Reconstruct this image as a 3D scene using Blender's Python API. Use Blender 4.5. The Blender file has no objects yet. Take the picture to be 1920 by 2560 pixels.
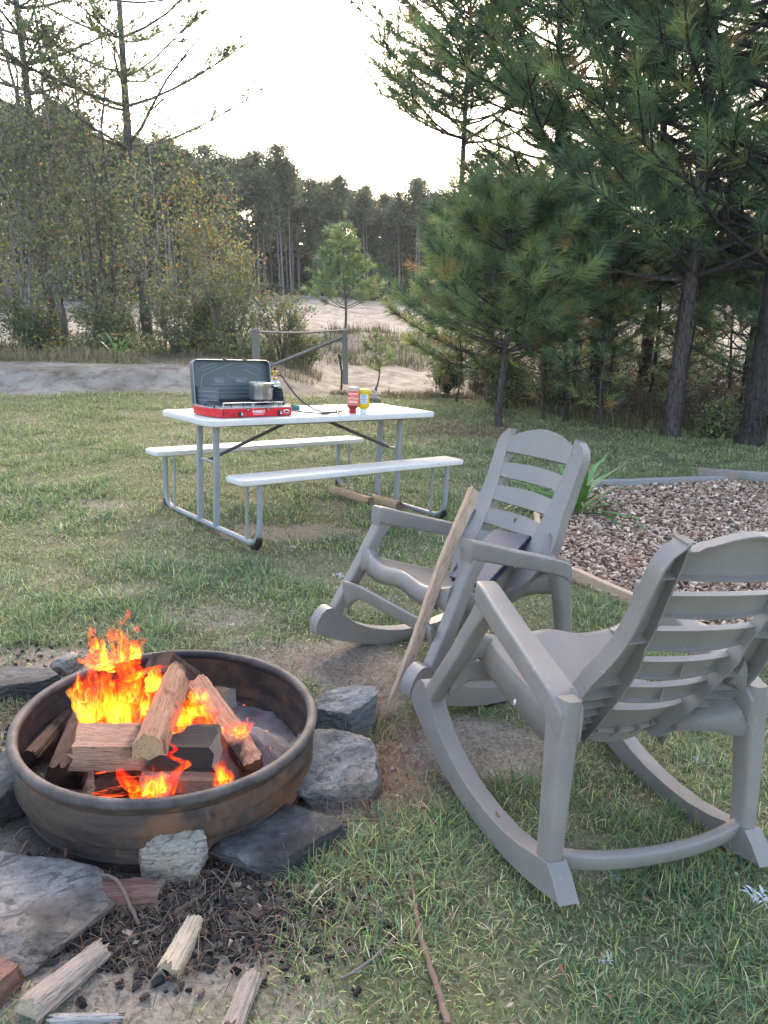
import bpy, bmesh, math, random
import numpy as np
from mathutils import Vector, Matrix
R_ = math.radians
sc = bpy.context.scene
COL = sc.collection
# ------------------------------------------------------------------ camera
CAM_H = 1.5; PITCH = R_(15.5)
cd = bpy.data.cameras.new('camera'); cam = bpy.data.objects.new('camera', cd); COL.objects.link(cam)
cam.location = (0, 0, CAM_H); cam.rotation_euler = (R_(90) - PITCH, 0, 0)
cd.sensor_fit = 'HORIZONTAL'; cd.sensor_width = 36.0; cd.lens = 36.0 * 1923.0 / 1920.0
cd.clip_start = 0.05; cd.clip_end = 600
sc.camera = cam
sc.render.resolution_x = 768; sc.render.resolution_y = 1024
# ------------------------------------------------------------------ light
SUN_EL = R_(31.0); SUN_AZ = R_(4.0)
w = bpy.data.worlds.new("World"); sc.world = w; w.use_nodes = True
nt = w.node_tree; nt.nodes.clear()
sky = nt.nodes.new('ShaderNodeTexSky'); sky.sky_type = 'NISHITA'; sky.sun_disc = False
sky.sun_elevation = SUN_EL; sky.sun_rotation = SUN_AZ; sky.air_density = 1.0; sky.dust_density = 2.5; sky.ozone_density = 1.0
tint = nt.nodes.new('ShaderNodeMixRGB'); tint.blend_type = 'MULTIPLY'; tint.inputs[0].default_value = 1.0
tint.inputs[2].default_value = (1.0, 0.91, 0.84, 1)
bg = nt.nodes.new('ShaderNodeBackground'); bg.inputs[1].default_value = 0.15
wo = nt.nodes.new('ShaderNodeOutputWorld')
nt.links.new(sky.outputs[0], tint.inputs[1]); nt.links.new(tint.outputs[0], bg.inputs[0]); nt.links.new(bg.outputs[0], wo.inputs[0])
sl = bpy.data.lights.new('sun', 'SUN'); sun = bpy.data.objects.new('sun', sl); COL.objects.link(sun)
sl.energy = 0.6; sl.angle = R_(25); sl.color = (1.0, 0.86, 0.68)
sd = Vector((math.sin(SUN_AZ) * math.cos(SUN_EL), math.cos(SUN_AZ) * math.cos(SUN_EL), math.sin(SUN_EL)))
sun.rotation_euler = sd.to_track_quat('Z', 'Y').to_euler(); sun.location = (0, 30, 12)
vs = sc.view_settings; vs.view_transform = 'Standard'; vs.look = 'None'; vs.gamma = 1.0; vs.use_curve_mapping = False
vs.exposure = 2.68
sc.cycles.max_bounces = 8; sc.cycles.transparent_max_bounces = 24; sc.cycles.sample_clamp_indirect = 6
sc.cycles.use_denoising = True
# ------------------------------------------------------------------ helpers
HAZE = .0006
rng = np.random.default_rng(7)
def ss(a, b, x):
    t = np.clip((x - a) / (b - a), 0, 1); return t * t * (3 - 2 * t)
_G = np.random.default_rng(3).random((256, 256))
def vn(x, y, s=1.0, seed=0):
    x = np.asarray(x, float) * s + seed * 17.3 + 500; y = np.asarray(y, float) * s + seed * 9.7 + 500
    xi = np.floor(x).astype(int); yi = np.floor(y).astype(int); fx = x - xi; fy = y - yi
    fx = fx * fx * (3 - 2 * fx); fy = fy * fy * (3 - 2 * fy)
    g = lambda a, b: _G[a % 256, b % 256]
    return (g(xi, yi) * (1 - fx) + g(xi + 1, yi) * fx) * (1 - fy) + (g(xi, yi + 1) * (1 - fx) + g(xi + 1, yi + 1) * fx) * fy
def fbm(x, y, s=1.0, seed=0, o=4):
    r = 0; a = .5
    for k in range(o): r = r + a * vn(x, y, s * 2 ** k, seed + k); a *= .5
    return r / (1 - .5 ** o)
def gz0(x, y):
    x = np.asarray(x, float); y = np.asarray(y, float)
    z = -.24 * np.tanh(x / 4) - .02 * np.minimum(y, 3)
    edge = 11.4 - .15 * np.minimum(x, 0) * 0 + .22 * (x + 5)          # lawn edge, nearer on the left
    left = ss(-.8, -2.6, x)
    z = z + left * .30 * ss(edge + .1, edge + 1.1, y)
    z = z + .45 * ss(17.5, 22, y) * (1 - left * .5) + .95 * ss(20, 50, y)
    z = z + .16 * ss(30, 50, y) * ss(0, -12, x)
    return z
def gz(x, y):
    x = np.asarray(x, float); y = np.asarray(y, float)
    b = (fbm(x, y, 1.1, 5) - .5) * .030 * ss(.7, 1.6, np.hypot(x + .694, y - 2.188)) + (fbm(x, y, 6, 9, 2) - .5) * .012 - .012 * (1 - ss(.6, 1.0, np.hypot(x + .694, y - 2.188)))
    f = ss(11.5, 16, y)
    return gz0(x, y) + b + f * ((fbm(x, y, .35, 21) - .5) * .25 + (fbm(x, y, 2.2, 31, 3) - .5) * .14)
def gzf(x, y): return float(gz(x, y))
Fp = 1923.0
def ray(u, v):
    a = (u - 960) / Fp; b = (v - 1280) / Fp
    return Vector((a, math.cos(PITCH) - b * math.sin(PITCH), -math.sin(PITCH) - b * math.cos(PITCH)))
DS = 1.15733
def at(du, dv, h=0.0):
    """ground point seen at picture coordinates (1659x2212 frame), h above the ground"""
    d = ray(du * DS, dv * DS); t = 2.0
    for k in range(40):
        p = Vector((0, 0, CAM_H)) + d * t
        t += .7 * ((float(gz0(p.x, p.y)) + h - CAM_H) / d.z - t)
    return Vector((0, 0, CAM_H)) + d * t
def aty(du, dv, y):
    d = ray(du * DS, dv * DS); return Vector((0, 0, CAM_H)) + d * (y / d.y)
def tag(o, label=None, cat=None, group=None, kind=None):
    if label: o['label'] = label
    if cat: o['category'] = cat
    if group: o['group'] = group
    if kind: o['kind'] = kind
    return o
def empty(name, loc=(0, 0, 0), rot=(0, 0, 0), label=None, cat=None, group=None):
    o = bpy.data.objects.new(name, None); COL.objects.link(o); o.location = loc; o.rotation_euler = rot
    o.empty_display_size = .1
    return tag(o, label, cat, group)
def link(name, me, m=None, parent=None, smooth=None):
    o = bpy.data.objects.new(name, me); COL.objects.link(o)
    if m is not None: me.materials.append(m)
    if parent is not None: o.parent = parent
    return o
def sharp(bm, deg=35):
    a = R_(deg)
    for f in bm.faces: f.smooth = True
    for e in bm.edges:
        if len(e.link_faces) == 2: e.smooth = e.calc_face_angle(0) < a
def fin(name, bm, m, parent=None, deg=35, bevel=0, seg=2):
    bmesh.ops.recalc_face_normals(bm, faces=bm.faces)
    sharp(bm, deg)
    me = bpy.data.meshes.new(name); bm.to_mesh(me); bm.free()
    o = link(name, me, m, parent)
    if bevel:
        b = o.modifiers.new('bevel', 'BEVEL'); b.width = bevel; b.segments = seg; b.limit_method = 'ANGLE'; b.angle_limit = R_(40)
    return o
def np_mesh(name, V, F, m, parent=None, col=None, smooth=False):
    V = np.asarray(V, np.float32).reshape(-1, 3); F = np.asarray(F, np.int32); k = F.shape[1]
    me = bpy.data.meshes.new(name)
    me.vertices.add(len(V)); me.vertices.foreach_set('co', V.ravel())
    me.loops.add(F.size); me.loops.foreach_set('vertex_index', F.ravel())
    me.polygons.add(len(F)); me.polygons.foreach_set('loop_start', np.arange(0, F.size, k, dtype=np.int32))
    try: me.polygons.foreach_set('loop_total', np.full(len(F), k, np.int32))
    except Exception: pass
    me.polygons.foreach_set('use_smooth', np.full(len(F), bool(smooth)))
    me.update(calc_edges=True)
    if col is not None:
        a = me.color_attributes.new('col', 'FLOAT_COLOR', 'POINT')
        c = np.ones((len(V), 4), np.float32); c[:, :3] = np.asarray(col, np.float32).reshape(-1, 3)
        a.data.foreach_set('color', c.ravel())
    return link(name, me, m, parent)
def box(bm, c, s, rot=None):
    M = Matrix.Translation(Vector(c))
    if rot is not None: M = M @ rot
    g = bmesh.ops.create_cube(bm, size=1.0, matrix=M @ Matrix.Diagonal((s[0], s[1], s[2], 1)))
    return g['verts']
def ring_pts(c, u, v, a, b, n=12, e=2.0, ph=0.0):
    r = []
    for k in range(n):
        t = 2 * math.pi * (k + ph) / n; ct, st = math.cos(t), math.sin(t)
        x = math.copysign(abs(ct) ** (2 / e), ct) * a; y = math.copysign(abs(st) ** (2 / e), st) * b
        r.append(Vector(c) + Vector(u) * x + Vector(v) * y)
    return r
def loft(bm, rings, cap=True, closed=False):
    vs_ = [[bm.verts.new(p) for p in r] for r in rings]; n = len(vs_[0]); m = len(vs_)
    for i in range(m - 1 + (1 if closed else 0)):
        A, B = vs_[i], vs_[(i + 1) % m]
        for k in range(n): bm.faces.new((A[k], A[(k + 1) % n], B[(k + 1) % n], B[k]))
    if cap and not closed:
        bm.faces.new(list(reversed(vs_[0]))); bm.faces.new(vs_[-1])
    return vs_
def catmull(P, n=6):
    P = [Vector(p) for p in P]; out = []
    Q = [P[0] * 2 - P[1]] + P + [P[-1] * 2 - P[-2]]
    for i in range(1, len(Q) - 2):
        for k in range(n):
            t = k / n; a, b, c, d = Q[i - 1], Q[i], Q[i + 1], Q[i + 2]
            out.append(.5 * ((2 * b) + (c - a) * t + (2 * a - 5 * b + 4 * c - d) * t * t + (-a + 3 * b - 3 * c + d) * t ** 3))
    out.append(P[-1]); return out
def tube(bm, P, r, n=8, e=2.0, up=(0, 0, 1), r2=None, jit=0, seed=0):
    """r, r2 scalar or list of half-sizes"""
    P = [Vector(p) for p in P]; m = len(P); rs = r if hasattr(r, '__len__') else [r] * m
    r2s = rs if r2 is None else (r2 if hasattr(r2, '__len__') else [r2] * m)
    rg = random.Random(seed); rings = []; up = Vector(up); last = None
    for i in range(m):
        d = (P[min(i + 1, m - 1)] - P[max(i - 1, 0)]).normalized()
        u = d.cross(up if last is None else last)
        if u.length < 1e-3: u = d.cross(Vector((1, 0, 0)))
        u.normalize(); v = u.cross(d).normalized(); last = v if last is not None or True else None
        j = 1 + jit * (rg.random() - .5)
        rings.append(ring_pts(P[i], u, v, rs[i] * j, r2s[i] * j, n, e))
    return loft(bm, rings)
def prism(bm, poly, y0, y1, fx=None):
    """polygon in XZ pushed along Y; fx(x,z,y) -> Vector"""
    f = fx or (lambda x, z, y: Vector((x, y, z)))
    A = [bm.verts.new(f(x, z, y0)) for x, z in poly]; B = [bm.verts.new(f(x, z, y1)) for x, z in poly]; n = len(poly)
    bm.faces.new(A); bm.faces.new(list(reversed(B)))
    for k in range(n): bm.faces.new((A[k], B[k], B[(k + 1) % n], A[(k + 1) % n]))
def lathe(bm, prof, n=24, c=(0, 0, 0)):
    rings = []
    for r, z in prof:
        rings.append([Vector((c[0] + r * math.cos(2 * math.pi * k / n), c[1] + r * math.sin(2 * math.pi * k / n), c[2] + z)) for k in range(n)])
    return loft(bm, rings)
def rrect(hx, hy, r, n=5):
    p = []
    for cx, cy, a0 in ((hx - r, hy - r, 0), (-hx + r, hy - r, 90), (-hx + r, -hy + r, 180), (hx - r, -hy + r, 270)):
        for k in range(n + 1):
            a = R_(a0 + 90 * k / n); p.append((cx + r * math.cos(a), cy + r * math.sin(a)))
    return p
def copy_tree(o, parent=None):
    c = o.copy(); COL.objects.link(c); c.parent = parent
    for ch in list(o.children): copy_tree(ch, c)
    return c
# ------------------------------------------------------------------ materials
class N:
    def __init__(s, name, rough=.6, spec=.3):
        s.m = bpy.data.materials.new(name); s.m.use_nodes = True; s.t = s.m.node_tree
        s.b = s.t.nodes['Principled BSDF']; s.b.inputs['Roughness'].default_value = rough
        s.b.inputs['Specular IOR Level'].default_value = spec
        s.tc = s.t.nodes.new('ShaderNodeTexCoord')
    def nd(s, ty, **k):
        n = s.t.nodes.new(ty)
        for a, b in k.items(): setattr(n, a, b)
        return n
    def set(s, inp, v):
        if hasattr(v, 'is_linked') or isinstance(v, bpy.types.NodeSocket): s.t.links.new(v, inp)
        elif isinstance(v, (tuple, list)) and len(v) == 3 and inp.type == 'RGBA': inp.default_value = (*v, 1)
        else: inp.default_value = v
    def mapping(s, scale=(1, 1, 1), src='Object', rot=(0, 0, 0)):
        m = s.nd('ShaderNodeMapping'); m.inputs['Scale'].default_value = scale; m.inputs['Rotation'].default_value = rot
        s.t.links.new(s.tc.outputs[src], m.inputs['Vector']); return m.outputs[0]
    def noise(s, scale=5, det=4, rough=.55, vec=None, dist=0, out='Fac'):
        n = s.nd('ShaderNodeTexNoise'); n.inputs['Scale'].default_value = scale; n.inputs['Detail'].default_value = det
        n.inputs['Roughness'].default_value = rough; n.inputs['Distortion'].default_value = dist
        s.t.links.new(vec if vec is not None else s.tc.outputs['Object'], n.inputs['Vector']); return n.outputs[out]
    def ramp(s, fac, stops, interp='LINEAR'):
        r = s.nd('ShaderNodeValToRGB'); cr = r.color_ramp; cr.interpolation = interp
        while len(cr.elements) < len(stops): cr.elements.new(.5)
        for e, (p, c) in zip(cr.elements, stops):
            e.position = p; e.color = (*c, 1) if hasattr(c, '__len__') else (c, c, c, 1)
        s.t.links.new(fac, r.inputs[0]); return r.outputs[0]
    def mix(s, f, a, b, mode='MIX'):
        m = s.nd('ShaderNodeMixRGB', blend_type=mode); s.set(m.inputs[0], f); s.set(m.inputs[1], a); s.set(m.inputs[2], b); return m.outputs[0]
    def math(s, op, a, b=0.0, clamp=False):
        m = s.nd('ShaderNodeMath', operation=op); m.use_clamp = clamp; s.set(m.inputs[0], a); s.set(m.inputs[1], b); return m.outputs[0]
    def attr(s, name, out='Color'):
        a = s.nd('ShaderNodeAttribute', attribute_name=name); return a.outputs[out]
    def bump(s, h, strength=.4, dist=.01):
        b = s.nd('ShaderNodeBump'); b.inputs['Strength'].default_value = strength; b.inputs['Distance'].default_value = dist
        s.t.links.new(h, b.inputs['Height']); s.t.links.new(b.outputs[0], s.b.inputs['Normal'])
    def col(s, c): s.set(s.b.inputs['Base Color'], c); return s
    def rough(s, c): s.set(s.b.inputs['Roughness'], c); return s
    def metal(s, v): s.b.inputs['Metallic'].default_value = v; return s
def simple(name, c, rough=.5, metal=0, spec=.3, var=.12, scale=20, bump=0):
    n = N(name, rough, spec); f = n.noise(scale, 4)
    n.col(n.mix(f, tuple(x * (1 - var) for x in c), tuple(min(1, x * (1 + var)) for x in c))); n.metal(metal)
    if bump: n.bump(f, bump, .004)
    return n.m
M = {}
def mk_plastic(name, base, dust):
    n = N(name, .42, .45)
    f = n.noise(4, 6, .6); g = n.noise(60, 3, .6)
    c = n.mix(n.ramp(f, [(.35, 0.0), (.7, 1.0)]), base, dust)
    c = n.mix(n.ramp(g, [(.62, 0.0), (.72, .35)]), c, (.33, .31, .29))
    sc_ = n.noise(9, 5, .7, n.mapping((1, 1, 14)))
    c = n.mix(n.ramp(sc_, [(.66, 0.0), (.74, .3)]), c, (.42, .41, .40))
    n.col(c); n.rough(n.ramp(f, [(.3, .36), (.7, .55)])); n.bump(g, .06, .002); return n.m
M['chair'] = mk_plastic('grey_plastic', (.176, .159, .144), (.224, .204, .183))
n = N('white_plastic', .45, .4); f = n.noise(6, 6); g = n.noise(55, 4, .7)
c = n.mix(f, (.47, .455, .42), (.58, .56, .53)); c = n.mix(n.ramp(g, [(.57, 0.0), (.70, .6)]), c, (.30, .25, .19))
st = n.noise(3.2, 7, .65); c = n.mix(n.ramp(st, [(.5, 0.0), (.66, .45)]), c, (.50, .42, .34)); n.col(c); n.bump(g, .1, .001); M['table'] = n.m
n = N('grey_tube_paint', .45, .4); f = n.noise(14, 5); c = n.mix(f, (.21, .225, .235), (.27, .285, .30))
g = n.noise(40, 5, .7); c = n.mix(n.ramp(g, [(.64, 0.0), (.7, .7)]), c, (.15, .10, .07)); n.col(c); M['tube'] = n.m
M['brace'] = simple('dark_steel_strip', (.09, .085, .08), .5, .4)
M['black'] = simple('black_plastic', (.018, .018, .02), .4, 0, .4)
M['navy'] = simple('navy_cover', (.022, .036, .066), .5, 0, .3, .15, 9)
M['lid'] = simple('slate_painted_steel', (.055, .075, .085), .42, .0, .5, .10, 8)
M['lidrim'] = simple('lid_edge_paint', (.26, .29, .31), .35, .2, .5, .1, 8)
M['red'] = simple('red_enamel', (.55, .012, .022), .32, 0, .5, .12, 12)
M['white'] = simple('white_print', (.75, .73, .70), .5)
M['wire'] = simple('black_wire', (.022, .022, .024), .4, .5)
M['chrome'] = simple('bright_wire', (.62, .62, .62), .25, .9)
n = N('brushed_steel', .28, .5); f = n.noise(30, 3, .6, n.mapping((1, 1, .03))); n.col(n.mix(f, (.38, .36, .34), (.72, .70, .68))); n.metal(.95)
n.rough(n.ramp(f, [(.3, .22), (.7, .42)])); M['steel'] = n.m
M['tray'] = simple('aluminium_tray', (.42, .43, .45), .35, .8, .5, .2, 14)
M['brass'] = simple('brass', (.45, .29, .07), .3, .9)
M['hose'] = simple('hose_rubber', (.022, .024, .028), .45)
M['cyl'] = simple('pale_green_enamel', (.36, .46, .42), .3, 0, .5)
M['cyldk'] = simple('green_enamel', (.03, .10, .07), .35, 0, .5)
M['teal'] = simple('teal_plastic', (.02, .16, .19), .4)
M['coral'] = simple('coral_plastic', (.62, .06, .03), .4)
M['lighter'] = simple('grey_green_plastic', (.085, .105, .10), .4)
M['ketchup'] = simple('ketchup', (.24, .010, .010), .25, 0, .5)
M['capred'] = simple('red_cap', (.42, .015, .025), .4)
M['klabel'] = simple('coral_label', (.72, .10, .06), .5)
M['clear'] = simple('cloudy_bottle_plastic', (.42, .30, .27), .2, 0, .5)
M['mustard'] = simple('mustard', (.62, .40, .008), .3, 0, .5)
M['whitecap'] = simple('white_cap', (.62, .66, .72), .4)
M['mlabel'] = simple('pale_label', (.55, .60, .66), .5)
M['mblue'] = simple('blue_print', (.06, .12, .26), .5)
M['burner'] = simple('sooty_burner', (.05, .045, .04), .6, .5)
def mk_bark(name, a, b, sx=1):
    n = N(name, .9, .15); v = n.mapping((7 * sx, 7 * sx, 1.7 * sx)); vo = n.nd('ShaderNodeTexVoronoi'); vo.feature = 'DISTANCE_TO_EDGE'
    vo.inputs['Scale'].default_value = 5; dn = n.noise(3, 3, .6, v, 0, 'Color')
    mx = n.mix(.30, v, dn); n.t.links.new(mx, vo.inputs['Vector'])
    e = n.ramp(vo.outputs['Distance'], [(0, 0.0), (.12, 1.0)]); f = n.noise(8, 5, .6, v)
    n.col(n.mix(n.mix(.25, e, f), tuple(x * .45 for x in a), n.mix(f, a, b))); n.bump(e, .6, .02); return n.m
M['bark'] = mk_bark('pine_bark', (.055, .044, .040), (.125, .106, .098))
M['barkdk'] = mk_bark('dark_pine_bark', (.035, .030, .028), (.075, .066, .06))
M['palebark'] = mk_bark('pale_bark', (.20, .185, .165), (.40, .38, .35), .8)
M['midbark'] = mk_bark('grey_brown_bark', (.11, .10, .088), (.21, .195, .175), .8)
def mk_leaf(name, rough=.6, sat=1.0, trans=.3):
    n = N(name, rough, .25); a = n.attr('col'); n.col(a)
    tr = n.nd('ShaderNodeBsdfTranslucent'); n.t.links.new(a, tr.inputs[0])
    ms = n.nd('ShaderNodeMixShader'); ms.inputs[0].default_value = trans
    out = [k for k in n.t.nodes if k.type == 'OUTPUT_MATERIAL'][0]
    n.t.links.new(n.b.outputs[0], ms.inputs[1]); n.t.links.new(tr.outputs[0], ms.inputs[2]); n.t.links.new(ms.outputs[0], out.inputs[0]); return n.m
M['needle'] = mk_leaf('pine_needles', .5); M['leaf'] = mk_leaf('leaves', .6, 1, .35); M['grass'] = mk_leaf('grass_blades', .6, 1, .25)
M['chip'] = mk_leaf('wood_chips', .85, 1, .0); M['straw'] = mk_leaf('pine_straw', .8, 1, .0)
def mk_wood(name, a, b, dark, ax=(1, 14, 14), bump=.5, charf=0.0, charx=None):
    n = N(name, .85, .15); v = n.mapping(ax); f = n.noise(6, 6, .65, v, .4); g = n.noise(4, 4, .6)
    fine = n.noise(22, 4, .7, v)
    c = n.mix(f, a, b); c = n.mix(n.ramp(fine, [(.36, .75), (.5, 0.0)]), c, dark)
    if charf > 0: c = n.mix(n.ramp(g, [(.62 - charf * .5, 0.0), (.70 - charf * .5, .95)]), c, (.012, .011, .011))
    if charx:
        sx_ = n.nd('ShaderNodeSeparateXYZ'); n.t.links.new(n.tc.outputs['Object'], sx_.inputs[0]); k_ = n.math('ADD', sx_.outputs[0], n.math('MULTIPLY', n.noise(9, 5, .7), .22))
        mr = n.nd('ShaderNodeMapRange'); mr.inputs[1].default_value = charx[0] + .11; mr.inputs[2].default_value = charx[1] + .11; n.t.links.new(k_, mr.inputs[0]); c = n.mix(mr.outputs[0], c, n.mix(n.noise(30, 6, .7, v), (.008, .007, .007), (.075, .062, .055)))
    n.col(c); n.bump(n.mix(.5, f, fine), bump, .008); return n.m
M['firewood'] = mk_wood('split_firewood', (.26, .135, .085), (.46, .26, .17), (.09, .045, .03), charf=.08)
M['firewoodhalf'] = mk_wood('half_burnt_firewood', (.27, .15, .10), (.46, .28, .19), (.09, .05, .035), charx=(.17, .22))
M['charwood'] = mk_wood('charred_firewood', (.05, .032, .026), (.12, .075, .055), (.012, .01, .009), charf=.2)
M['endgrain'] = mk_wood('end_grain', (.36, .22, .12), (.52, .35, .21), (.18, .10, .055), (8, 8, 8), .3)
M['palewood'] = mk_wood('pale_split_wood', (.38, .30, .21), (.54, .45, .33), (.20, .10, .07))
M['drift'] = mk_wood('weathered_branch', (.20, .155, .125), (.36, .30, .255), (.06, .045, .035))
M['redbark'] = mk_wood('red_bark', (.13, .085, .065), (.24, .115, .09), (.05, .035, .03), charf=.0)
M['stake'] = mk_wood('weathered_stake', (.34, .235, .165), (.52, .38, .28), (.13, .08, .055), (14, 14, 1))
M['greyboard'] = mk_wood('weathered_board', (.24, .23, .225), (.34, .325, .31), (.10, .09, .085))
M['newboard'] = mk_wood('new_board', (.48, .34, .22), (.58, .43, .29), (.30, .19, .11))
M['framewood'] = mk_wood('grey_frame_timber', (.15, .135, .12), (.25, .23, .21), (.05, .042, .038), (5, 5, 5))
M['logwood'] = mk_wood('landscape_timber', (.36, .235, .14), (.46, .32, .21), (.18, .11, .07))
M['twig'] = simple('twig_bark', (.17, .115, .085), .85, 0, .15, .35, 40)
M['twiggrey'] = simple('grey_twig_bark', (.16, .135, .12), .85, 0, .15, .35, 40)
def mk_rock(name, a, b, c3, sooty=0):
    n = N(name, .75, .3); v = n.mapping((1, 1.6, 3.2), rot=(.5, .3, .2)); f = n.noise(7, 8, .65, v, .6); g = n.noise(45, 5, .7); h = n.noise(3, 5, .6)
    c = n.mix(n.ramp(f, [(.35, 0.0), (.62, 1.0)]), a, b); c = n.mix(n.ramp(h, [(.48, 0.0), (.64, .8)]), c, c3)
    k1 = n.noise(14, 9, .75, n.mapping((1, 2.2, 5), rot=(.7, .2, .5)), 1.2); c = n.mix(n.ramp(k1, [(.40, .75), (.50, 0.0)]), c, (.035, .034, .036)); c = n.mix(n.ramp(k1, [(.60, 0.0), (.70, .55)]), c, (.45, .44, .42)); c = n.mix(n.ramp(g, [(.6, 0.0), (.75, .4)]), c, (.50, .49, .47)); c = n.mix(n.ramp(g, [(.28, .6), (.42, 0.0)]), c, (.03, .03, .03))
    if sooty: c = n.mix(n.ramp(n.noise(5, 4), [(.5 - sooty * .3, 0.0), (.7 - sooty * .3, .85)]), c, (.022, .021, .021))
    k2 = n.noise(120, 4, .7); c = n.mix(n.ramp(k2, [(.34, .45), (.5, 0.0)]), c, (.05, .048, .045)); n.col(c); n.bump(n.mix(.45, n.mix(.5, f, k1), g), .95, .014); return n.m
M['rockblue'] = mk_rock('blue_grey_stone', (.072, .080, .084), (.21, .222, .22), (.12, .12, .11))
M['rockgrey'] = mk_rock('grey_streaked_stone', (.085, .08, .078), (.28, .26, .238), (.19, .145, .11))
M['rockdark'] = mk_rock('sooty_slab_stone', (.060, .060, .060), (.13, .137, .138), (.10, .082, .07), .5)
M['rocktan'] = mk_rock('tan_grey_stone', (.19, .17, .145), (.34, .305, .26), (.27, .215, .155))
M['rockwarm'] = mk_rock('pale_warm_stone', (.15, .132, .118), (.29, .262, .235), (.22, .16, .115), .05)
n = N('rusty_steel', .7, .3); f = n.noise(8, 9, .72, n.mapping((1, 1, 2.5)), .8); g = n.noise(45, 7, .75); h = n.noise(4.5, 7, .65, n.mapping((1, 1, .6)), 1.0)
c = n.mix(n.ramp(f, [(.35, 0.0), (.65, 1.0)]), (.028, .024, .023), (.088, .058, .045)); c = n.mix(n.ramp(h, [(.56, 0.0), (.66, .75)]), c, (.065, .068, .075))
c = n.mix(n.ramp(n.noise(3.1, 5, .6), [(.55, 0.0), (.64, .85)]), c, (.16, .075, .038)); c = n.mix(n.ramp(n.noise(2.0, 4, .6), [(.60, 0.0), (.68, .8)]), c, (.018, .018, .02))
c = n.mix(n.ramp(g, [(.68, 0.0), (.74, .6)]), c, (.30, .27, .24)); sc2 = n.noise(3.5, 8, .7, n.mapping((.6, .6, 9)), .3); c = n.mix(n.ramp(sc2, [(.36, .8), (.46, 0.0)]), c, (.014, .013, .013)); dr = n.noise(16, 6, .7, n.mapping((1, 1, .22))); c = n.mix(n.ramp(dr, [(.58, 0.0), (.66, .65)]), c, (.16, .09, .055)); n.col(c); n.metal(.05); n.bump(g, .35, .003); n.rough(n.ramp(f, [(.3, .55), (.7, .85)])); M['rust'] = n.m
n = N('rim_steel', .66, .3); f = n.noise(9, 7, .65); g = n.noise(40, 6, .7)
c = n.mix(n.ramp(f, [(.4, 0.0), (.62, 1.0)]), (.05, .042, .040), (.10, .085, .08)); c = n.mix(n.ramp(n.noise(3, 4), [(.58, 0.0), (.66, .9)]), c, (.02, .02, .022)); n.col(c); n.metal(.1); n.bump(g, .25, .002); M['rim'] = n.m
n = N('ash', .95, .1); f = n.noise(18, 7, .65); g = n.noise(5, 5, .6); c = n.mix(f, (.07, .06, .06), (.27, .23, .23)); c = n.mix(n.ramp(g, [(.5, 0.0), (.62, .8)]), c, (.03, .026, .026))
n.col(c); n.bump(f, .9, .02); e = n.ramp(n.noise(26, 3), [(.68, 0.0), (.74, 1.0)]); n.b.inputs['Emission Color'].default_value = (1, .12, .01, 1); n.set(n.b.inputs['Emission Strength'], n.math('MULTIPLY', e, .5)); M['ash'] = n.m
n = N('ember_wood', .9, .1); f = n.noise(9, 5, .6, n.mapping((1, 9, 9)), .5); n.col(n.mix(f, (.035, .02, .016), (.16, .08, .05)))
e = n.ramp(f, [(.55, 0.0), (.66, 1.0)]); n.b.inputs['Emission Color'].default_value = (1, .09, .012, 1); n.set(n.b.inputs['Emission Strength'], n.math('MULTIPLY', e, .45)); n.bump(f, .6, .01); M['ember'] = n.m
n = N('weed_leaf', .7, .2); n.col(n.mix(n.noise(9, 3), (.30, .36, .34), (.62, .66, .66))); M['silver'] = n.m
n = N('yucca_leaf', .45, .4); n.col(n.mix(n.noise(6, 4, .6, n.mapping((1, 1, 1))), (.06, .15, .035), (.14, .27, .075))); M['yucca'] = n.m
# ground: real soil / lawn / clearing colours, by zone
n = N('ground_soil', .95, .1)
z = n.attr('zone'); sx = n.nd('ShaderNodeSeparateColor'); n.t.links.new(z, sx.inputs[0])
gr, di, li = sx.outputs
a = n.noise(9, 8, .7); b = n.noise(60, 5, .7); d_ = n.noise(1.6, 6, .6)
soil = n.mix(a, (.20, .165, .135), (.37, .32, .265)); soil = n.mix(n.ramp(b, [(.4, .55), (.55, 0.0)]), soil, (.075, .055, .042))
lawn = n.mix(a, (.10, .110, .055), (.195, .195, .105)); lawn = n.mix(n.ramp(b, [(.4, .7), (.6, 0.0)]), lawn, (.042, .040, .022))
lawn = n.mix(n.ramp(d_, [(.52, 0.0), (.62, .5)]), lawn, (.19, .155, .11))
dirt = n.mix(n.ramp(d_, [(.35, 0.0), (.6, 1.0)]), (.155, .138, .112), (.265, .245, .212)); dirt = n.mix(n.ramp(n.noise(3.5, 8, .72), [(.36, .85), (.52, 0.0)]), dirt, (.10, .07, .055))
dirt = n.mix(n.ramp(b, [(.6, 0.0), (.72, .5)]), dirt, (.62, .56, .50))
lit = n.mix(a, (.060, .038, .026), (.15, .095, .065)); lit = n.mix(n.ramp(b, [(.4, .6), (.55, 0.0)]), lit, (.03, .02, .015))
c = n.mix(gr, soil, lawn); c = n.mix(di, c, dirt); c = n.mix(li, c, lit)
ch = n.attr('char', 'Fac'); c = n.mix(ch, c, n.mix(b, (.014, .013, .013), (.06, .05, .045)))
n.col(c); n.bump(n.mix(.5, a, b), .7, .02); M['ground'] = n.m
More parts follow.
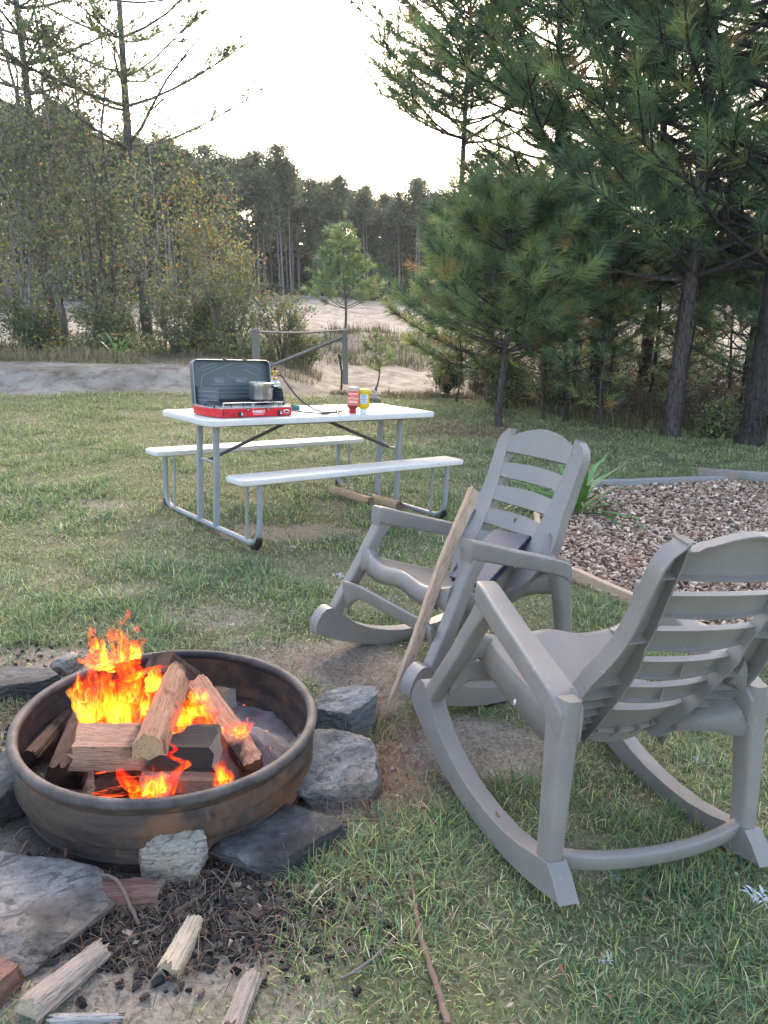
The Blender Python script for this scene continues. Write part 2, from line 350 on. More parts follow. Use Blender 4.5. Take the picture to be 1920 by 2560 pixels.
# ================================================================== GROUND
RING_C = (-.694, 2.188); RING_R = .468
P_ = lambda u, v: (lambda p: (p.x, p.y))(at(u, v))
MUL = [(1.06, 4.50), (1.32, 4.02), (1.80, 3.27), (2.75, 1.85), (6.2, 2.3), (7.5, 5.8), (5.2, 6.55), (3.70, 7.20), (3.30, 7.25), (1.52, 6.70), (1.22, 5.9)]
def inpoly(x, y, P):
    x = np.asarray(x); y = np.asarray(y); c = np.zeros(x.shape, bool); n = len(P)
    for i in range(n):
        x1, y1 = P[i]; x2, y2 = P[(i + 1) % n]
        c ^= ((y1 > y) != (y2 > y)) & (x < (x2 - x1) * (y - y1) / (y2 - y1 + 1e-12) + x1)
    return c
BARE = []   # cx, cy, rx, ry, ang, strength
for u, v, rx, ry, s in ((720, 1425, .42, .22, .95), (600, 1400, .25, .14, .6), (1030, 1615, .30, .24, .9), (900, 1610, .14, .20, .7), (790, 1500, .18, .2, .8), (860, 1700, .12, .16, .6),
                        (1080, 1480, .25, .2, .6), (640, 1148, .55, .20, .75), (100, 1440, .4, .18, .8), (180, 1085, .35, .16, .5), (1000, 1830, .10, .09, .5), (490, 2020, .12, .1, .6),
                        (470, 1335, .25, .12, .55), (1290, 1860, .12, .12, .4), (1080, 940, .9, .35, .5), (650, 2180, .1, .1, .5), (330, 1200, .3, .12, .4)):
    p = at(u, v); BARE.append((p.x, p.y, rx, ry, s))
def lawn_edge(x):
    return 11.4 + .22 * (np.clip(x, -9, 2) + 5) - np.maximum(x - 1.6, 0) * 1.35 * (x > 1.6) + (x > 3.2) * (x - 3.2) * .9
def zones(x, y):
    x = np.asarray(x, float); y = np.asarray(y, float)
    wob = (fbm(x, y, .9, 41) - .5) * 1.3
    grass = 1 - ss(-.15, .35, y - lawn_edge(x) + wob * .5)
    bare = np.zeros_like(x)
    nz = (fbm(x, y, 5, 51) - .5) * 1.6
    for cx, cy, rx, ry, s in BARE:
        d = np.sqrt(((x - cx) / rx) ** 2 + ((y - cy) / ry) ** 2) + nz * .55
        bare = np.maximum(bare, s * (1 - ss(.75, 1.15, d)))
    d = np.hypot(x - RING_C[0], y - RING_C[1])
    bare = np.maximum(bare, 1 - ss(.50, .78, d + nz * .16))
    bare = np.maximum(bare, .35 * ss(.68, .76, fbm(x, y, 2.2, 61)))
    front = (1 - ss(.0, .34, np.hypot((x + .62) / 1.15, (y - 1.62) / .95) - .22 + nz * .09))
    bare = np.maximum(bare, front)
    bare = np.maximum(bare, 1 - ss(1.22, 1.5, y - .75 * (x + .35) + nz * .12) * 1) * (x < 9) if False else bare
    char = np.maximum(.95 * (1 - ss(.10, .30, np.hypot((x + .60) / 1.3, (y - 1.65)) + nz * .10)), (1 - ss(.44, .60, d + nz * .08)) * .85)
    char = np.maximum(char, .8 * (1 - ss(.1, .3, np.hypot((x + 1.35) / 1.5, y - 2.6) + nz * .1)))
    mul = inpoly(x, y, MUL)
    gr = np.where(mul, 0, grass * (1 - bare))
    far = 1 - grass
    under = ss(1.2, 2.2, x) * ss(-.4, .6, y - lawn_edge(x)) * (1 - ss(15.5, 17.5, y + wob))     # pine straw under the trees
    # dirt: the track right of centre, the bank on the left, the clearing behind
    leftk = ss(-.8, -2.6, x)
    track = far * (1 - under)
    strip = leftk * ss(13.1, 13.6, y + wob * .25) * (1 - ss(16.6, 18.5, y + wob))                # grassy strip and undergrowth
    weeds = (1 - leftk) * ss(17.2, 18.2, y + wob) * (1 - ss(23.0, 25.5, y + wob * 2)) * .8
    forest = ss(0, 1, np.clip(y - (27 + 1.05 * (x + 24) + 5 * ss(-6, 4, x)), -1, 1))
    dirt = track * (1 - strip) * (1 - weeds)
    lit = np.maximum(under, far * strip * .45); lit = np.maximum(lit, far * weeds * .25)
    gr = np.maximum(gr, far * (strip * .7 + weeds * .6) * (1 - under))
    lit = np.where(mul, .8, lit)
    return gr, np.clip(dirt, 0, 1), np.clip(lit, 0, 1), np.clip(char, 0, 1), bare
def axis(segs):
    a = []
    for s, e, st in segs: a += list(np.arange(s, e, st))
    a.append(segs[-1][1]); return np.array(a)
xs = axis([(-160, -40, 10), (-40, -12, 1.0), (-12, -5, .25), (-5, -2.5, .08), (-2.5, 2.5, .03), (2.5, 6, .08), (6, 12, .25), (12, 40, 1.0), (40, 160, 10)])
ys = axis([(-12, 0, .6), (0, .8, .1), (.8, 4.5, .03), (4.5, 9, .08), (9, 20, .18), (20, 60, .6), (60, 260, 12)])
X, Y = np.meshgrid(xs, ys); Z = gz(X, Y)
Z = Z - .03 * inpoly(X, Y, MUL)
g_, d_, l_, c_, b_ = zones(X, Y)
nx, ny = len(xs), len(ys); idx = np.arange(nx * ny).reshape(ny, nx)
F = np.stack([idx[:-1, :-1], idx[:-1, 1:], idx[1:, 1:], idx[1:, :-1]], -1).reshape(-1, 4)
go = np_mesh('ground', np.stack([X, Y, Z], -1).reshape(-1, 3), F, M['ground'], smooth=True)
a = go.data.color_attributes.new('zone', 'FLOAT_COLOR', 'POINT')
cc = np.ones((nx * ny, 4), np.float32); cc[:, 0] = g_.ravel(); cc[:, 1] = d_.ravel(); cc[:, 2] = l_.ravel(); a.data.foreach_set('color', cc.ravel())
a = go.data.attributes.new('char', 'FLOAT', 'POINT'); a.data.foreach_set('value', c_.ravel().astype(np.float32))
tag(go, kind='structure')
# ================================================================== BLADES
def visible(x, y, margin=1.15):
    return (np.abs(x) < (y * .9636 + .4) * .499 * 1.04 + margin) & (y > .95)
def blades(x, y, z, h, wd, az, lean, colr, segs=3, curl=1.0):
    """arrays -> (V,F,C) ribbons of segs quads ending in a point; triangulated"""
    n = len(x); t = np.linspace(0, 1, segs + 1)
    V = []; dx, dy = np.cos(az), np.sin(az); px, py = -dy, dx
    for i, ti in enumerate(t):
        ang = lean * (ti ** curl) * 1.0
        # integrate roughly
        r = h * ti * np.sin(lean * (.35 + .65 * ti)); zz = h * ti * np.cos(lean * (.35 + .65 * ti))
        wv = wd * (1 - ti ** 1.6) * .5
        cx, cy, cz = x + dx * r, y + dy * r, z + zz
        if i < segs:
            V.append(np.stack([cx - px * wv, cy - py * wv, cz], -1)); V.append(np.stack([cx + px * wv, cy + py * wv, cz], -1))
        else: V.append(np.stack([cx, cy, cz], -1))
    k = len(V); V = np.stack(V, 1)   # n,k,3
    base = (np.arange(n) * k)[:, None]; T = []
    for i in range(segs - 1):
        a = 2 * i; T += [[a, a + 1, a + 3], [a, a + 3, a + 2]]
    T += [[k - 3, k - 2, k - 1]]
    Fc = np.concatenate([base + np.array(q)[None] for q in T], 0)
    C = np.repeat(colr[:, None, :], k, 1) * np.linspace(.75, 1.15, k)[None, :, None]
    return V.reshape(-1, 3), Fc, C.reshape(-1, 3)
PAL = np.array([(.12, .195, .080), (.18, .260, .10), (.095, .16, .09), (.26, .33, .11), (.40, .45, .14), (.44, .38, .22), (.58, .51, .33), (.34, .26, .16), (.15, .23, .12)])
def pick(p, n, pal=PAL):
    p = np.array(p, float); c = pal[rng.choice(len(pal), n, p=p / p.sum())]
    return c * (0.75 + .5 * rng.random((n, 1)))
def scatter(x0, x1, y0, y1, dens):
    n = int((x1 - x0) * (y1 - y0) * dens); return rng.uniform(x0, x1, n), rng.uniform(y0, y1, n)
def grass_zone(y0, y1, dens, hh, ww, segs, name_seed, tuft=9, spread=.022):
    half = (y1 * .9636 + .4) * .52 + 1.2
    x, y = scatter(-half, half, y0, y1, dens / tuft)
    k = visible(x, y); x, y = x[k], y[k]
    g, d, l, c, b = zones(x, y)
    clump = fbm(x, y, 3.2, 71, 3); big = fbm(x, y, .8, 77, 3)
    p = g * (.50 + 1.1 * ss(.30, .62, clump)) + .05 * (1 - d) * (1 - c) * (1 - inpoly(x, y, MUL))
    p = p * 1.15 + .10 * g * (g > .3)
    p *= np.hypot(x - RING_C[0], y - RING_C[1]) > .47
    k = rng.random(len(x)) < p; x, y, clump, big, g = x[k], y[k], clump[k], big[k], g[k]
    n = len(x); ta = rng.random(n) * 6.28; tone = rng.random(n); th = (.6 + .8 * rng.random(n)) * (.6 + .9 * ss(.35, .7, clump))
    X = np.repeat(x, tuft) + rng.normal(0, spread, n * tuft); Y = np.repeat(y, tuft) + rng.normal(0, spread, n * tuft)
    az = np.arctan2(Y - np.repeat(y, tuft), X - np.repeat(x, tuft)) + rng.normal(0, .9, n * tuft)
    lean = np.clip(rng.normal(.95, .38, n * tuft), .1, 1.5)
    h = hh * np.repeat(th, tuft) * (.5 + rng.random(n * tuft)); wd = ww * (.6 + .7 * rng.random(n * tuft))
    N_ = n * tuft
    lush = np.repeat(ss(.42, .6, clump), tuft)
    C1 = pick([5, 5, 4, 3, 1, .6, .4, .4, 4], N_); C2 = pick([3.2, 3.6, 1.6, 3, 2, 2.4, 1.9, 1.7, 2], N_)
    m = (rng.random(N_) < lush * .8 + .05)[:, None]; C = np.where(m, C1, C2)
    tn = np.repeat(.8 + .45 * tone, tuft)[:, None]; C = C * tn
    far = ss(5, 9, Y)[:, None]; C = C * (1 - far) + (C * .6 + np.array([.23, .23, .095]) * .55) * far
    dark = np.repeat(g, tuft) < .4
    h = h * np.where(dark, .6, 1)
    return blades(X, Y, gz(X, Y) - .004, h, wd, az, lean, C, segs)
def merge(parts):
    V = []; F = []; C = []; o = 0
    for v, f, c in parts: V.append(v); F.append(f + o); C.append(c); o += len(v)
    return np.concatenate(V), np.concatenate(F), np.concatenate(C)
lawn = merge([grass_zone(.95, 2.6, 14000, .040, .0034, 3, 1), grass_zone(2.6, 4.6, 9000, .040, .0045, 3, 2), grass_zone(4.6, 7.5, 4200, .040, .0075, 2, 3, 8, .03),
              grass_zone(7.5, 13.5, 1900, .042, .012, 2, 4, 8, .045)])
gl = np_mesh('lawn_grass', *lawn[:2], M['grass'], col=lawn[2]); tag(gl, 'short patchy green and straw coloured lawn grass', 'grass', kind='stuff')
# fine dead straw and pine needle litter lying flat
def litter(n, cx, cy, sx_, sy_, L, W, pal, pr, lift=.006, mask=None):
    x = rng.normal(cx, sx_, n); y = rng.normal(cy, sy_, n)
    if mask is not None: k = mask(x, y); x, y = x[k], y[k]
    n = len(x); az = rng.random(n) * 6.28
    return blades(x, y, gz(x, y) + lift * rng.random(n), L * (.5 + rng.random(n)), W * (.7 + .6 * rng.random(n)), az, 1.42 + .16 * rng.random(n), pick(pr, n, pal), 2)
SP = np.array([(.26, .19, .13), (.17, .10, .065), (.36, .29, .21), (.09, .06, .045), (.22, .085, .045)])
outring = lambda x, y: np.hypot(x - RING_C[0], y - RING_C[1]) > .46
parts = [litter(2300, -.62, 1.62, .34, .14, .07, .0018, SP * .8, [2, 4, 1.5, 4, .6], .016, outring), litter(1300, -.02, 2.38, .12, .26, .09, .0022, SP, [1, 3, .6, 1, 2.5], .012, outring),
         litter(1500, -.45, 3.02, .35, .13, .06, .002, SP, [3, 2, 3, 1, 1.5], .008, outring), litter(1200, -1.35, 2.6, .3, .3, .07, .002, SP, [2, 3, 1, 2, 1], .01, outring)]
px_, py_ = at(640, 1150)[:2]
parts.append(litter(900, px_, py_, .5, .25, .06, .003, SP, [4, 1, 4, 1, 0], .006))
xx, yy = scatter(-2.6, 3.2, .95, 5, 260); k = visible(xx, yy); xx, yy = xx[k], yy[k]
g, d, l, c, b = zones(xx, yy); k = (rng.random(len(xx)) < .35 + b) & outring(xx, yy) & ~inpoly(xx, yy, MUL); xx, yy = xx[k], yy[k]; n_ = len(xx)
parts.append(blades(xx, yy, gz(xx, yy) + .004, .05 * (.4 + rng.random(n_)), .0022 * (.7 + .6 * rng.random(n_)), rng.random(n_) * 6.28, 1.45 + .12 * rng.random(n_), pick([4, 2, 4, 1, .5], n_, SP), 2))
bp = at(1060, 935)
parts.append(litter(1500, bp.x - .2, bp.y, .7, .3, .12, .006, SP, [2, 3, 1, 1, 3], .02))
nlf = 1500; xl, yl = scatter(-2.8, 3.4, 1.0, 6.5, nlf / 34.0); kl = visible(xl, yl) & outring(xl, yl) & ~inpoly(xl, yl, MUL); xl, yl = xl[kl], yl[kl]; nlf = len(xl); al = rng.random(nlf) * 6.28; sl_ = rng.uniform(.005, .014, nlf)
ul = np.stack([np.cos(al), np.sin(al), rng.normal(0, .25, nlf)], -1) * sl_[:, None]; vl = np.stack([-np.sin(al), np.cos(al), rng.normal(0, .25, nlf)], -1) * sl_[:, None] * rng.uniform(.2, .5, nlf)[:, None]; Bl = np.stack([xl, yl, gz(xl, yl) + .012 + .012 * rng.random(nlf)], -1)
q4 = np.arange(nlf * 4).reshape(-1, 4); parts.append((np.stack([Bl - ul, Bl + vl, Bl + ul, Bl - vl], 1).reshape(-1, 3), np.concatenate([q4[:, [0, 1, 2]], q4[:, [0, 2, 3]]]), np.repeat(pick([2, 3, 2, 1, 1.5], nlf, SP), 4, 0)))
lt = merge(parts); lo = np_mesh('pine_straw_litter', *lt[:2], M['straw'], col=lt[2]); tag(lo, 'dry pine needles and dead grass stems strewn round the fire ring', 'litter', kind='stuff')
# charcoal crumbs and wood crumbs beside the ring
def lumps(n, fx, s0, s1, pal, pr, flat=.5, lift=0.0):
    """irregular six sided chips; fx(n)->x,y"""
    x, y = fx(n); n = len(x)
    base = np.array([(-1, -1, -1), (1, -1, -1), (1, 1, -1), (-1, 1, -1), (-1, -1, 1), (1, -1, 1), (1, 1, 1), (-1, 1, 1)], float)
    s = (s0 + (s1 - s0) * rng.random(n) ** 2.2)
    D = base[None] * np.stack([s, s * (.3 + .4 * rng.random(n)), s * (.12 + .2 * rng.random(n)) * flat * 2], -1)[:, None, :] * .5
    D = D * (.65 + .6 * rng.random((n, 8, 3)))
    a = rng.random(n) * 6.28; tl = rng.normal(0, .35, n); tr_ = rng.normal(0, .35, n)
    def rot(D, ax, an):
        c, s_ = np.cos(an)[:, None], np.sin(an)[:, None]; i, j = [(1, 2), (0, 2), (0, 1)][ax]; E = D.copy(); E[..., i] = D[..., i] * c - D[..., j] * s_; E[..., j] = D[..., i] * s_ + D[..., j] * c; return E
    D = rot(rot(rot(D, 0, tl), 1, tr_), 2, a)
    z = gz(x, y) + s * .12 + lift * rng.random(n)
    V = D + np.stack([x, y, z], -1)[:, None, :]
    q = np.array([(0, 3, 2, 1), (4, 5, 6, 7), (0, 1, 5, 4), (1, 2, 6, 5), (2, 3, 7, 6), (3, 0, 4, 7)])
    F = ((np.arange(n) * 8)[:, None, None] + q[None]).reshape(-1, 4)
    C = np.repeat(pick(pr, n, pal)[:, None, :], 8, 1).reshape(-1, 3)
    return V.reshape(-1, 3), F, C
CH = np.array([(.018, .017, .017), (.05, .04, .035), (.38, .28, .20), (.11, .085, .07)])
def fx(n):
    x = rng.normal(-.58, .24, n); y = rng.normal(1.62, .085, n); k = outring(x, y); return x[k], y[k]
def fx2(n):
    x = rng.normal(-1.3, .25, n); y = rng.normal(2.55, .3, n); k = outring(x, y); return x[k], y[k]
v, f, c = merge([lumps(3800, fx, .006, .032, CH, [7, 3, .35, 2], 1, .006), lumps(500, fx2, .006, .03, CH, [7, 3, .2, 2], 1, .006)])
tag(np_mesh('charcoal_crumbs', v, f, M['chip'], col=c), 'black charcoal crumbs spilled in front of the fire ring', 'charcoal', kind='stuff')
# ================================================================== WOOD CHIP BED
CP = np.array([(.44, .31, .225), (.56, .42, .31), (.26, .16, .11), (.13, .08, .055), (.66, .54, .42), (.36, .235, .16)])
def fm(n):
    y = 2.0 + 5.6 * rng.random(n) ** 1.15; x = rng.uniform(.95, 6.4, n)
    k = inpoly(x, y, MUL) & visible(x, y, .7); return x[k], y[k]
v1 = lumps(120000, fm, .010, .042, CP, [4, 3, 3, 2.6, 1.0, 3], .8, .028)
v, f, c = v1
tag(np_mesh('wood_chip_mulch', v, f, M['chip'], col=c), 'light and brown wood chips filling the bordered bed beside the chairs', 'mulch', kind='stuff')
# ================================================================== BED EDGING
def plank(name, a, b, w_, h_, m, label, lift=0.0, group='boards round the wood chip bed', cat='edging board'):
    a = Vector(a); b = Vector(b); za, zb = gzf(*a), gzf(*b); d = (b - a); L = d.length; yaw = math.atan2(d.y, d.x); pit = math.atan2(zb - za, L)
    bm = bmesh.new(); nseg = max(3, int(L / .15)); rg = random.Random(hash(label) % 1000)
    rings = []
    for i in range(nseg + 1):
        x = L * i / nseg; j = (rg.random() - .5) * .006
        rings.append([Vector((x, -w_ / 2 + j, 0)), Vector((x, w_ / 2 + j, 0)), Vector((x, w_ / 2 + j, h_ + j)), Vector((x, -w_ / 2 + j, h_ + j))])
    loft(bm, rings); o = fin(name, bm, m, None, 30, .005)
    o.location = (a.x, a.y, za - .03 + lift); o.rotation_euler = (0, -pit, yaw)
    return tag(o, label, cat, group)
plank('edging_board', (1.00, 4.60), (1.84, 3.21), .038, .105, M['newboard'], 'pale new edging board between the two rocking chairs')
plank('edging_board', (1.85, 3.19), (2.80, 1.78), .038, .105, M['newboard'], 'pale new edging board at the right behind the near rocking chair')
plank('edging_board', (1.20, 5.86), (1.00, 4.64), .038, .10, M['newboard'], 'pale short edging board seen between the slats of the far rocking chair')
plank('edging_board', (1.40, 6.70), (3.32, 7.28), .06, .09, M['greyboard'], 'grey weathered edging timber behind the spiky plant', .0)
plank('edging_board', (3.10, 7.42), (3.42, 7.25), .10, .13, M['drift'], 'short split edging timber wedged at the far corner of the chip bed', .01)
plank('edging_board', (3.34, 7.50), (5.6, 6.65), .07, .10, M['greyboard'], 'grey weathered edging timber at the far right corner of the chip bed', .02)
# ================================================================== ROCKS
def rock(label, du, dv, size, m, seed, yaw=0, tilt=(0, 0), dy=0, cuts=14, lift=0.0, flat=None, pos=None, group='stones round the fire ring', cat='rock', rough_=.055):
    rg = random.Random(seed); p = Vector((pos[0], pos[1], 0)) if pos else at(du, dv)
    bm = bmesh.new(); bmesh.ops.create_icosphere(bm, subdivisions=5, radius=1)
    pl = []
    for k in range(cuts):
        d = Vector((rg.gauss(0, 1), rg.gauss(0, 1), rg.gauss(0, .8))).normalized(); pl.append((d, rg.uniform(.58, .86)))
    if flat: pl.append((Vector((rg.uniform(-.1, .1), rg.uniform(-.1, .1), 1)).normalized(), flat))
    s = Vector([q * .5 * 1.42 for q in size]); pl += [(Vector((math.cos(k_ * 1.57 + .5), math.sin(k_ * 1.57 + .5), rg.uniform(-.2, .3))).normalized(), rg.uniform(.66, .8)) for k_ in range(4)]
    for vv in bm.verts:
        d = vv.co.normalized(); r = 1.0
        for n_, h_ in pl:
            q = d.dot(n_)
            if q > 0: r = min(r, h_ / q)
        a = float(fbm(d.x * 2 + d.z * 1.3 + seed, d.y * 2 - d.z * .9, 1.6, seed, 4)) - .5
        b = float(fbm(d.x * 6 + d.z * 4 + seed, d.y * 6 - d.z * 3 + d.z * 7, 1.6, seed + 3, 3)) - .5
        c3 = float(fbm(d.x * 3 + seed, d.z * 16 + d.y * 3, 1.5, seed + 8, 3)) - .5; c2 = d * (r * (1 + rough_ * 2.6 * a + rough_ * 1.3 * b + rough_ * 1.6 * c3)); vv.co = Vector((c2.x * s.x, c2.y * s.y, c2.z * s.z))
    o = fin('rock', bm, m, None, 28)
    zmin = s.z * .62
    o.location = (p.x, p.y + dy, gzf(p.x, p.y + dy) + zmin * .62 + lift); o.rotation_euler = (R_(tilt[0]), R_(tilt[1]), R_(yaw))
    return tag(o, label, cat, group)
rock('blue grey angular stone nearest the foot of the leaning stake', 742, 1585, (.25, .19, .13), M['rockblue'], 11, 10, (8, -14), .10, 10, .015, .62)
rock('big pale grey streaked stone leaning on the right side of the ring', 716, 1728, (.28, .31, .16), M['rockgrey'], 23, 25, (22, -8), .10, 9, .0, .60)
rock('flat dark slab with a blue grey broken edge at the ring front', 605, 1842, (.29, .20, .10), M['rockdark'], 31, 28, (4, 4), .03, 8, .0, .50)
rock('small tan grey stone against the front of the ring', 368, 1878, (.19, .12, .15), M['rocktan'], 47, -18, (4, -10), .02, 10, .005)
rock('wide flat pale stone in the lower left corner', 40, 1990, (.40, .36, .09), M['rockwarm'], 52, 35, (4, 6), .02, 9, .01, .55, rough_=.03)
rock('dark stone at the left picture edge beside the ring', -8, 1740, (.20, .24, .13), M['rockdark'], 61, 20, (5, 0), .06)
rock('dark flat stone behind the left of the ring', 10, 1520, (.26, .20, .09), M['rockdark'], 77, 10, (0, 0), .12, 8, .0, .55)
rock('small grey stone peeking over the back left rim', 128, 1462, (.12, .09, .07), M['rocktan'], 81, 50, (0, 0), .06)
rock('dark stone filling the shaded gap under the blue grey stone', 690, 1625, (.16, .14, .10), M['rockdark'], 97, 50, (0, 0), .0)  # dark filler between two stones, standing in for the shade of their gap
rock('small pale pebble among the weeds by the leaning stake', 832, 1911 - 0, (.022, .018, .012), M['rocktan'], 98, 0, pos=(.03, 2.30), cat='pebble')
rock('pale stone at the edge of the lawn behind the bottles', 805, 868, (.20, .16, .12), M['rocktan'], 99, 0, cat='rock', group='stones on the lawn edge')
# ================================================================== FIRE RING
RZ = float(gz0(*RING_C)) - .004
fr = empty('fire_ring', (RING_C[0], RING_C[1], RZ), (R_(-.7), R_(2.3), 0), 'round rusty steel fire ring made from a wheel rim', 'fire ring')
bm = bmesh.new()
Rr = RING_R
outer = [(Rr - .036, -.05), (Rr - .036, .018), (Rr - .031, .026), (Rr - .036, .034), (Rr - .036, .070), (Rr - .030, .080), (Rr - .014, .086), (Rr - .009, .094), (Rr - .010, .186), (Rr - .013, .190), (Rr - .010, .194), (Rr - .010, .212)]
inner = [(Rr - .020, .212), (Rr - .021, .12), (Rr - .026, .105), (Rr - .045, .085), (Rr - .050, .05), (Rr - .052, -.04)]
lathe(bm, outer + inner, 96); fin('ring_wall', bm, M['rust'], fr, 40)
bm = bmesh.new(); rings = []
for k in range(96):
    a = 2 * math.pi * k / 96; c = Vector(((Rr - .0135) * math.cos(a), (Rr - .0135) * math.sin(a), .224)); u = Vector((math.cos(a), math.sin(a), 0))
    rings.append(ring_pts(c, u, Vector((0, 0, 1)), .0165, .015, 12, 2.2))
loft(bm, rings, closed=True); fin('rolled_rim', bm, M['rim'], fr, 50)
# ash bed and ash heap
xs2 = np.linspace(-1, 1, 70); AX, AY = np.meshgrid(xs2, xs2)
rad = np.hypot(AX, AY); k = np.clip(rad, 1e-6, None)
sq = np.maximum(np.abs(AX), np.abs(AY)) / k; AX = AX * sq * .42; AY = AY * sq * .42
h = .055 + .05 * (fbm(AX, AY, 7, 5) - .4) + .02 * (fbm(AX, AY, 30, 8, 3) - .5)
h = h + .12 * np.exp(-(((AX - .27) / .10) ** 2 + ((AY + .02) / .12) ** 2)) + .03 * np.exp(-((AX / .2) ** 2 + (AY / .2) ** 2))
I = np.arange(4900).reshape(70, 70); F = np.stack([I[:-1, :-1], I[:-1, 1:], I[1:, 1:], I[1:, :-1]], -1).reshape(-1, 4)
ao = np_mesh('ash_bed', np.stack([AX + RING_C[0], AY + RING_C[1], h + RZ], -1).reshape(-1, 3), F, M['ash'], smooth=True)
tag(ao, 'grey lumpy ash and embers filling the bottom of the ring', 'ash', kind='stuff')
# ================================================================== LOGS
def log(name, label, cat, a, b, w_, h_, m, mend=None, shape='wedge', roll=0, seed=0, group=None, taper=.9, parts=True, bend=0):
    """split log from a to b (world points)"""
    a = Vector(a); b = Vector(b); d = b - a; L = d.length; rg = random.Random(seed)
    if shape == 'wedge': poly = [(-.5, -.45), (.5, -.5), (.42, -.05), (.05, .5), (-.35, .12)]
    elif shape == 'half': poly = [(-.5, -.4), (.5, -.42), (.5, .1), (.3, .42), (-.05, .5), (-.4, .36), (-.5, .05)]
    elif shape == 'quarter': poly = [(-.5, -.48), (.48, -.5), (.5, .42), (.25, .5), (-.46, .46)]
    else: poly = [(.5 * math.cos(t * .6283), .5 * math.sin(t * .6283)) for t in range(10)]
    P2 = []
    for i in range(len(poly)):
        x0, y0 = poly[i]; x1, y1 = poly[(i + 1) % len(poly)]
        for k in range(4): P2.append((x0 + (x1 - x0) * k / 4, y0 + (y1 - y0) * k / 4))
    nn = len(P2); off = [rg.uniform(-.03, .03) for _ in range(nn)]
    bm = bmesh.new(); ns = 20; rings = []
    for i in range(ns + 1):
        t = i / ns; s = 1 - (1 - taper) * t
        row = []
        for j, (px, py) in enumerate(P2):
            q = 1 + off[j] * 2.2 + .06 * (rg.random() - .5) + .22 * (float(fbm(t * 2.2 + seed, j * .35, 1.5, seed, 3)) - .5)
            e = (rg.random() - .5) * .026 if i in (0, ns) else 0
            row.append(Vector((L * t + e, px * w_ * s * q, py * h_ * s * q + bend * math.sin(math.pi * t))))
        rings.append(row)
    rings_ = loft(bm, rings)
    bmesh.ops.recalc_face_normals(bm, faces=bm.faces)
    o = fin(name, bm, m, None, 32)
    o.data.materials.append(mend or M['endgrain'])
    for p in o.data.polygons:
        if len(p.vertices) > 8: p.material_index = 1
    o.location = a
    ez = Vector((0, 0, 1)); X_ = d.normalized(); Yv = ez.cross(X_).normalized(); Zv = X_.cross(Yv)
    o.rotation_euler = (Matrix((X_, Yv, Zv)).transposed().to_4x4() @ Matrix.Rotation(R_(roll), 4, 'X')).to_euler()
    return tag(o, label, cat, group)
g0 = RZ
LG = 'split logs burning in the ring'
q_ = lambda u, v, y: tuple(aty(u, v, y))
log('firewood_log', 'split log lying level across the front of the fire', 'firewood', q_(165, 1612, 1.97), q_(468, 1614, 1.97), .115, .090, M['firewoodhalf'], M['drift'], 'quarter', 6, 3, LG, 1.0)
log('firewood_log', 'split log with a triangular sawn end lying on top of the level log', 'firewood', q_(320, 1608, 1.87), q_(380, 1452, 2.22), .095, .095, M['firewood'], M['endgrain'], 'wedge', 0, 4, LG, .95)
log('firewood_log', 'long thin split log leaning down towards the right of the ring', 'firewood', q_(425, 1480, 2.38), q_(548, 1655, 2.02), .075, .06, M['firewood'], M['firewood'], 'quarter', 10, 5, LG)
log('firewood_log', 'dark charred log leaning up out of the left of the ring', 'firewood', q_(135, 1680, 1.95), q_(205, 1505, 2.32), .10, .10, M['charwood'], M['charwood'], 'half', 0, 6, LG)
log('firewood_log', 'dark charred log standing highest behind the flames', 'firewood', q_(425, 1500, 2.50), q_(345, 1432, 2.42), .13, .10, M['charwood'], M['charwood'], 'quarter', 30, 7, LG)
log('firewood_log', 'short dark log end by the back wall of the ring', 'firewood', q_(440, 1512, 2.47), q_(492, 1515, 2.42), .09, .075, M['charwood'], M['drift'], 'quarter', 0, 8, LG)
log('firewood_log', 'short log block under the right end of the level log', 'firewood', q_(378, 1690, 1.93), q_(460, 1690, 1.93), .11, .09, M['firewood'], M['firewood'], 'quarter', 0, 9, LG)
log('firewood_log', 'glowing log piece at the bottom front of the fire', 'firewood', q_(212, 1700, 1.93), q_(300, 1690, 1.96), .09, .07, M['ember'], M['ember'], 'quarter', 20, 10, LG)
log('firewood_log', 'curved dark log lying along the left inside wall', 'firewood', q_(62, 1640, 2.05), q_(160, 1530, 2.42), .055, .055, M['charwood'], M['charwood'], 'round', 0, 12, LG)
# pieces lying in front of the ring
def lay(name, label, cat, ua, va, ub, vb, w_, h_, m, mend, shape, seed, roll=0, lift=0, group='loose wood on the ground by the ring', taper=.9):
    a = at(ua, va); b = at(ub, vb)
    a.z = gzf(a.x, a.y) + h_ * .42 + lift; b.z = gzf(b.x, b.y) + h_ * .42 + lift
    return log(name, label, cat, a, b, w_, h_, m, mend, shape, roll, seed, group, taper)
lay('bark_log', 'reddish barked log chunk lying below the small tan stone', 'log', 172, 1945, 345, 1940, .085, .065, M['redbark'], M['drift'], 'half', 21)
lay('wood_piece', 'pale split wood piece with a reddish streak on the grass', 'wood', 362, 2110, 420, 2000, .052, .05, M['palewood'], M['palewood'], 'half', 22, 0, 0, taper=.85)
lay('branch_log', 'thick weathered branch with a broken pale tip at the bottom left', 'branch', 65, 2205, 222, 2065, .068, .062, M['drift'], M['palewood'], 'round', 23, taper=.8)
lay('branch_log', 'short grey branch end at the bottom edge of the picture', 'branch', 500, 2240, 545, 2125, .048, .045, M['drift'], M['drift'], 'round', 24, taper=.9)
lay('branch_log', 'flat grey driftwood strip at the very bottom left', 'branch', 110, 2208, 262, 2200, .03, .022, M['greyboard'], M['drift'], 'half', 25, taper=.6)
lay('bark_log', 'orange brown bark chunk in the bottom left corner', 'log', -30, 2170, 25, 2120, .07, .07, M['redbark'], M['redbark'], 'quarter', 26)
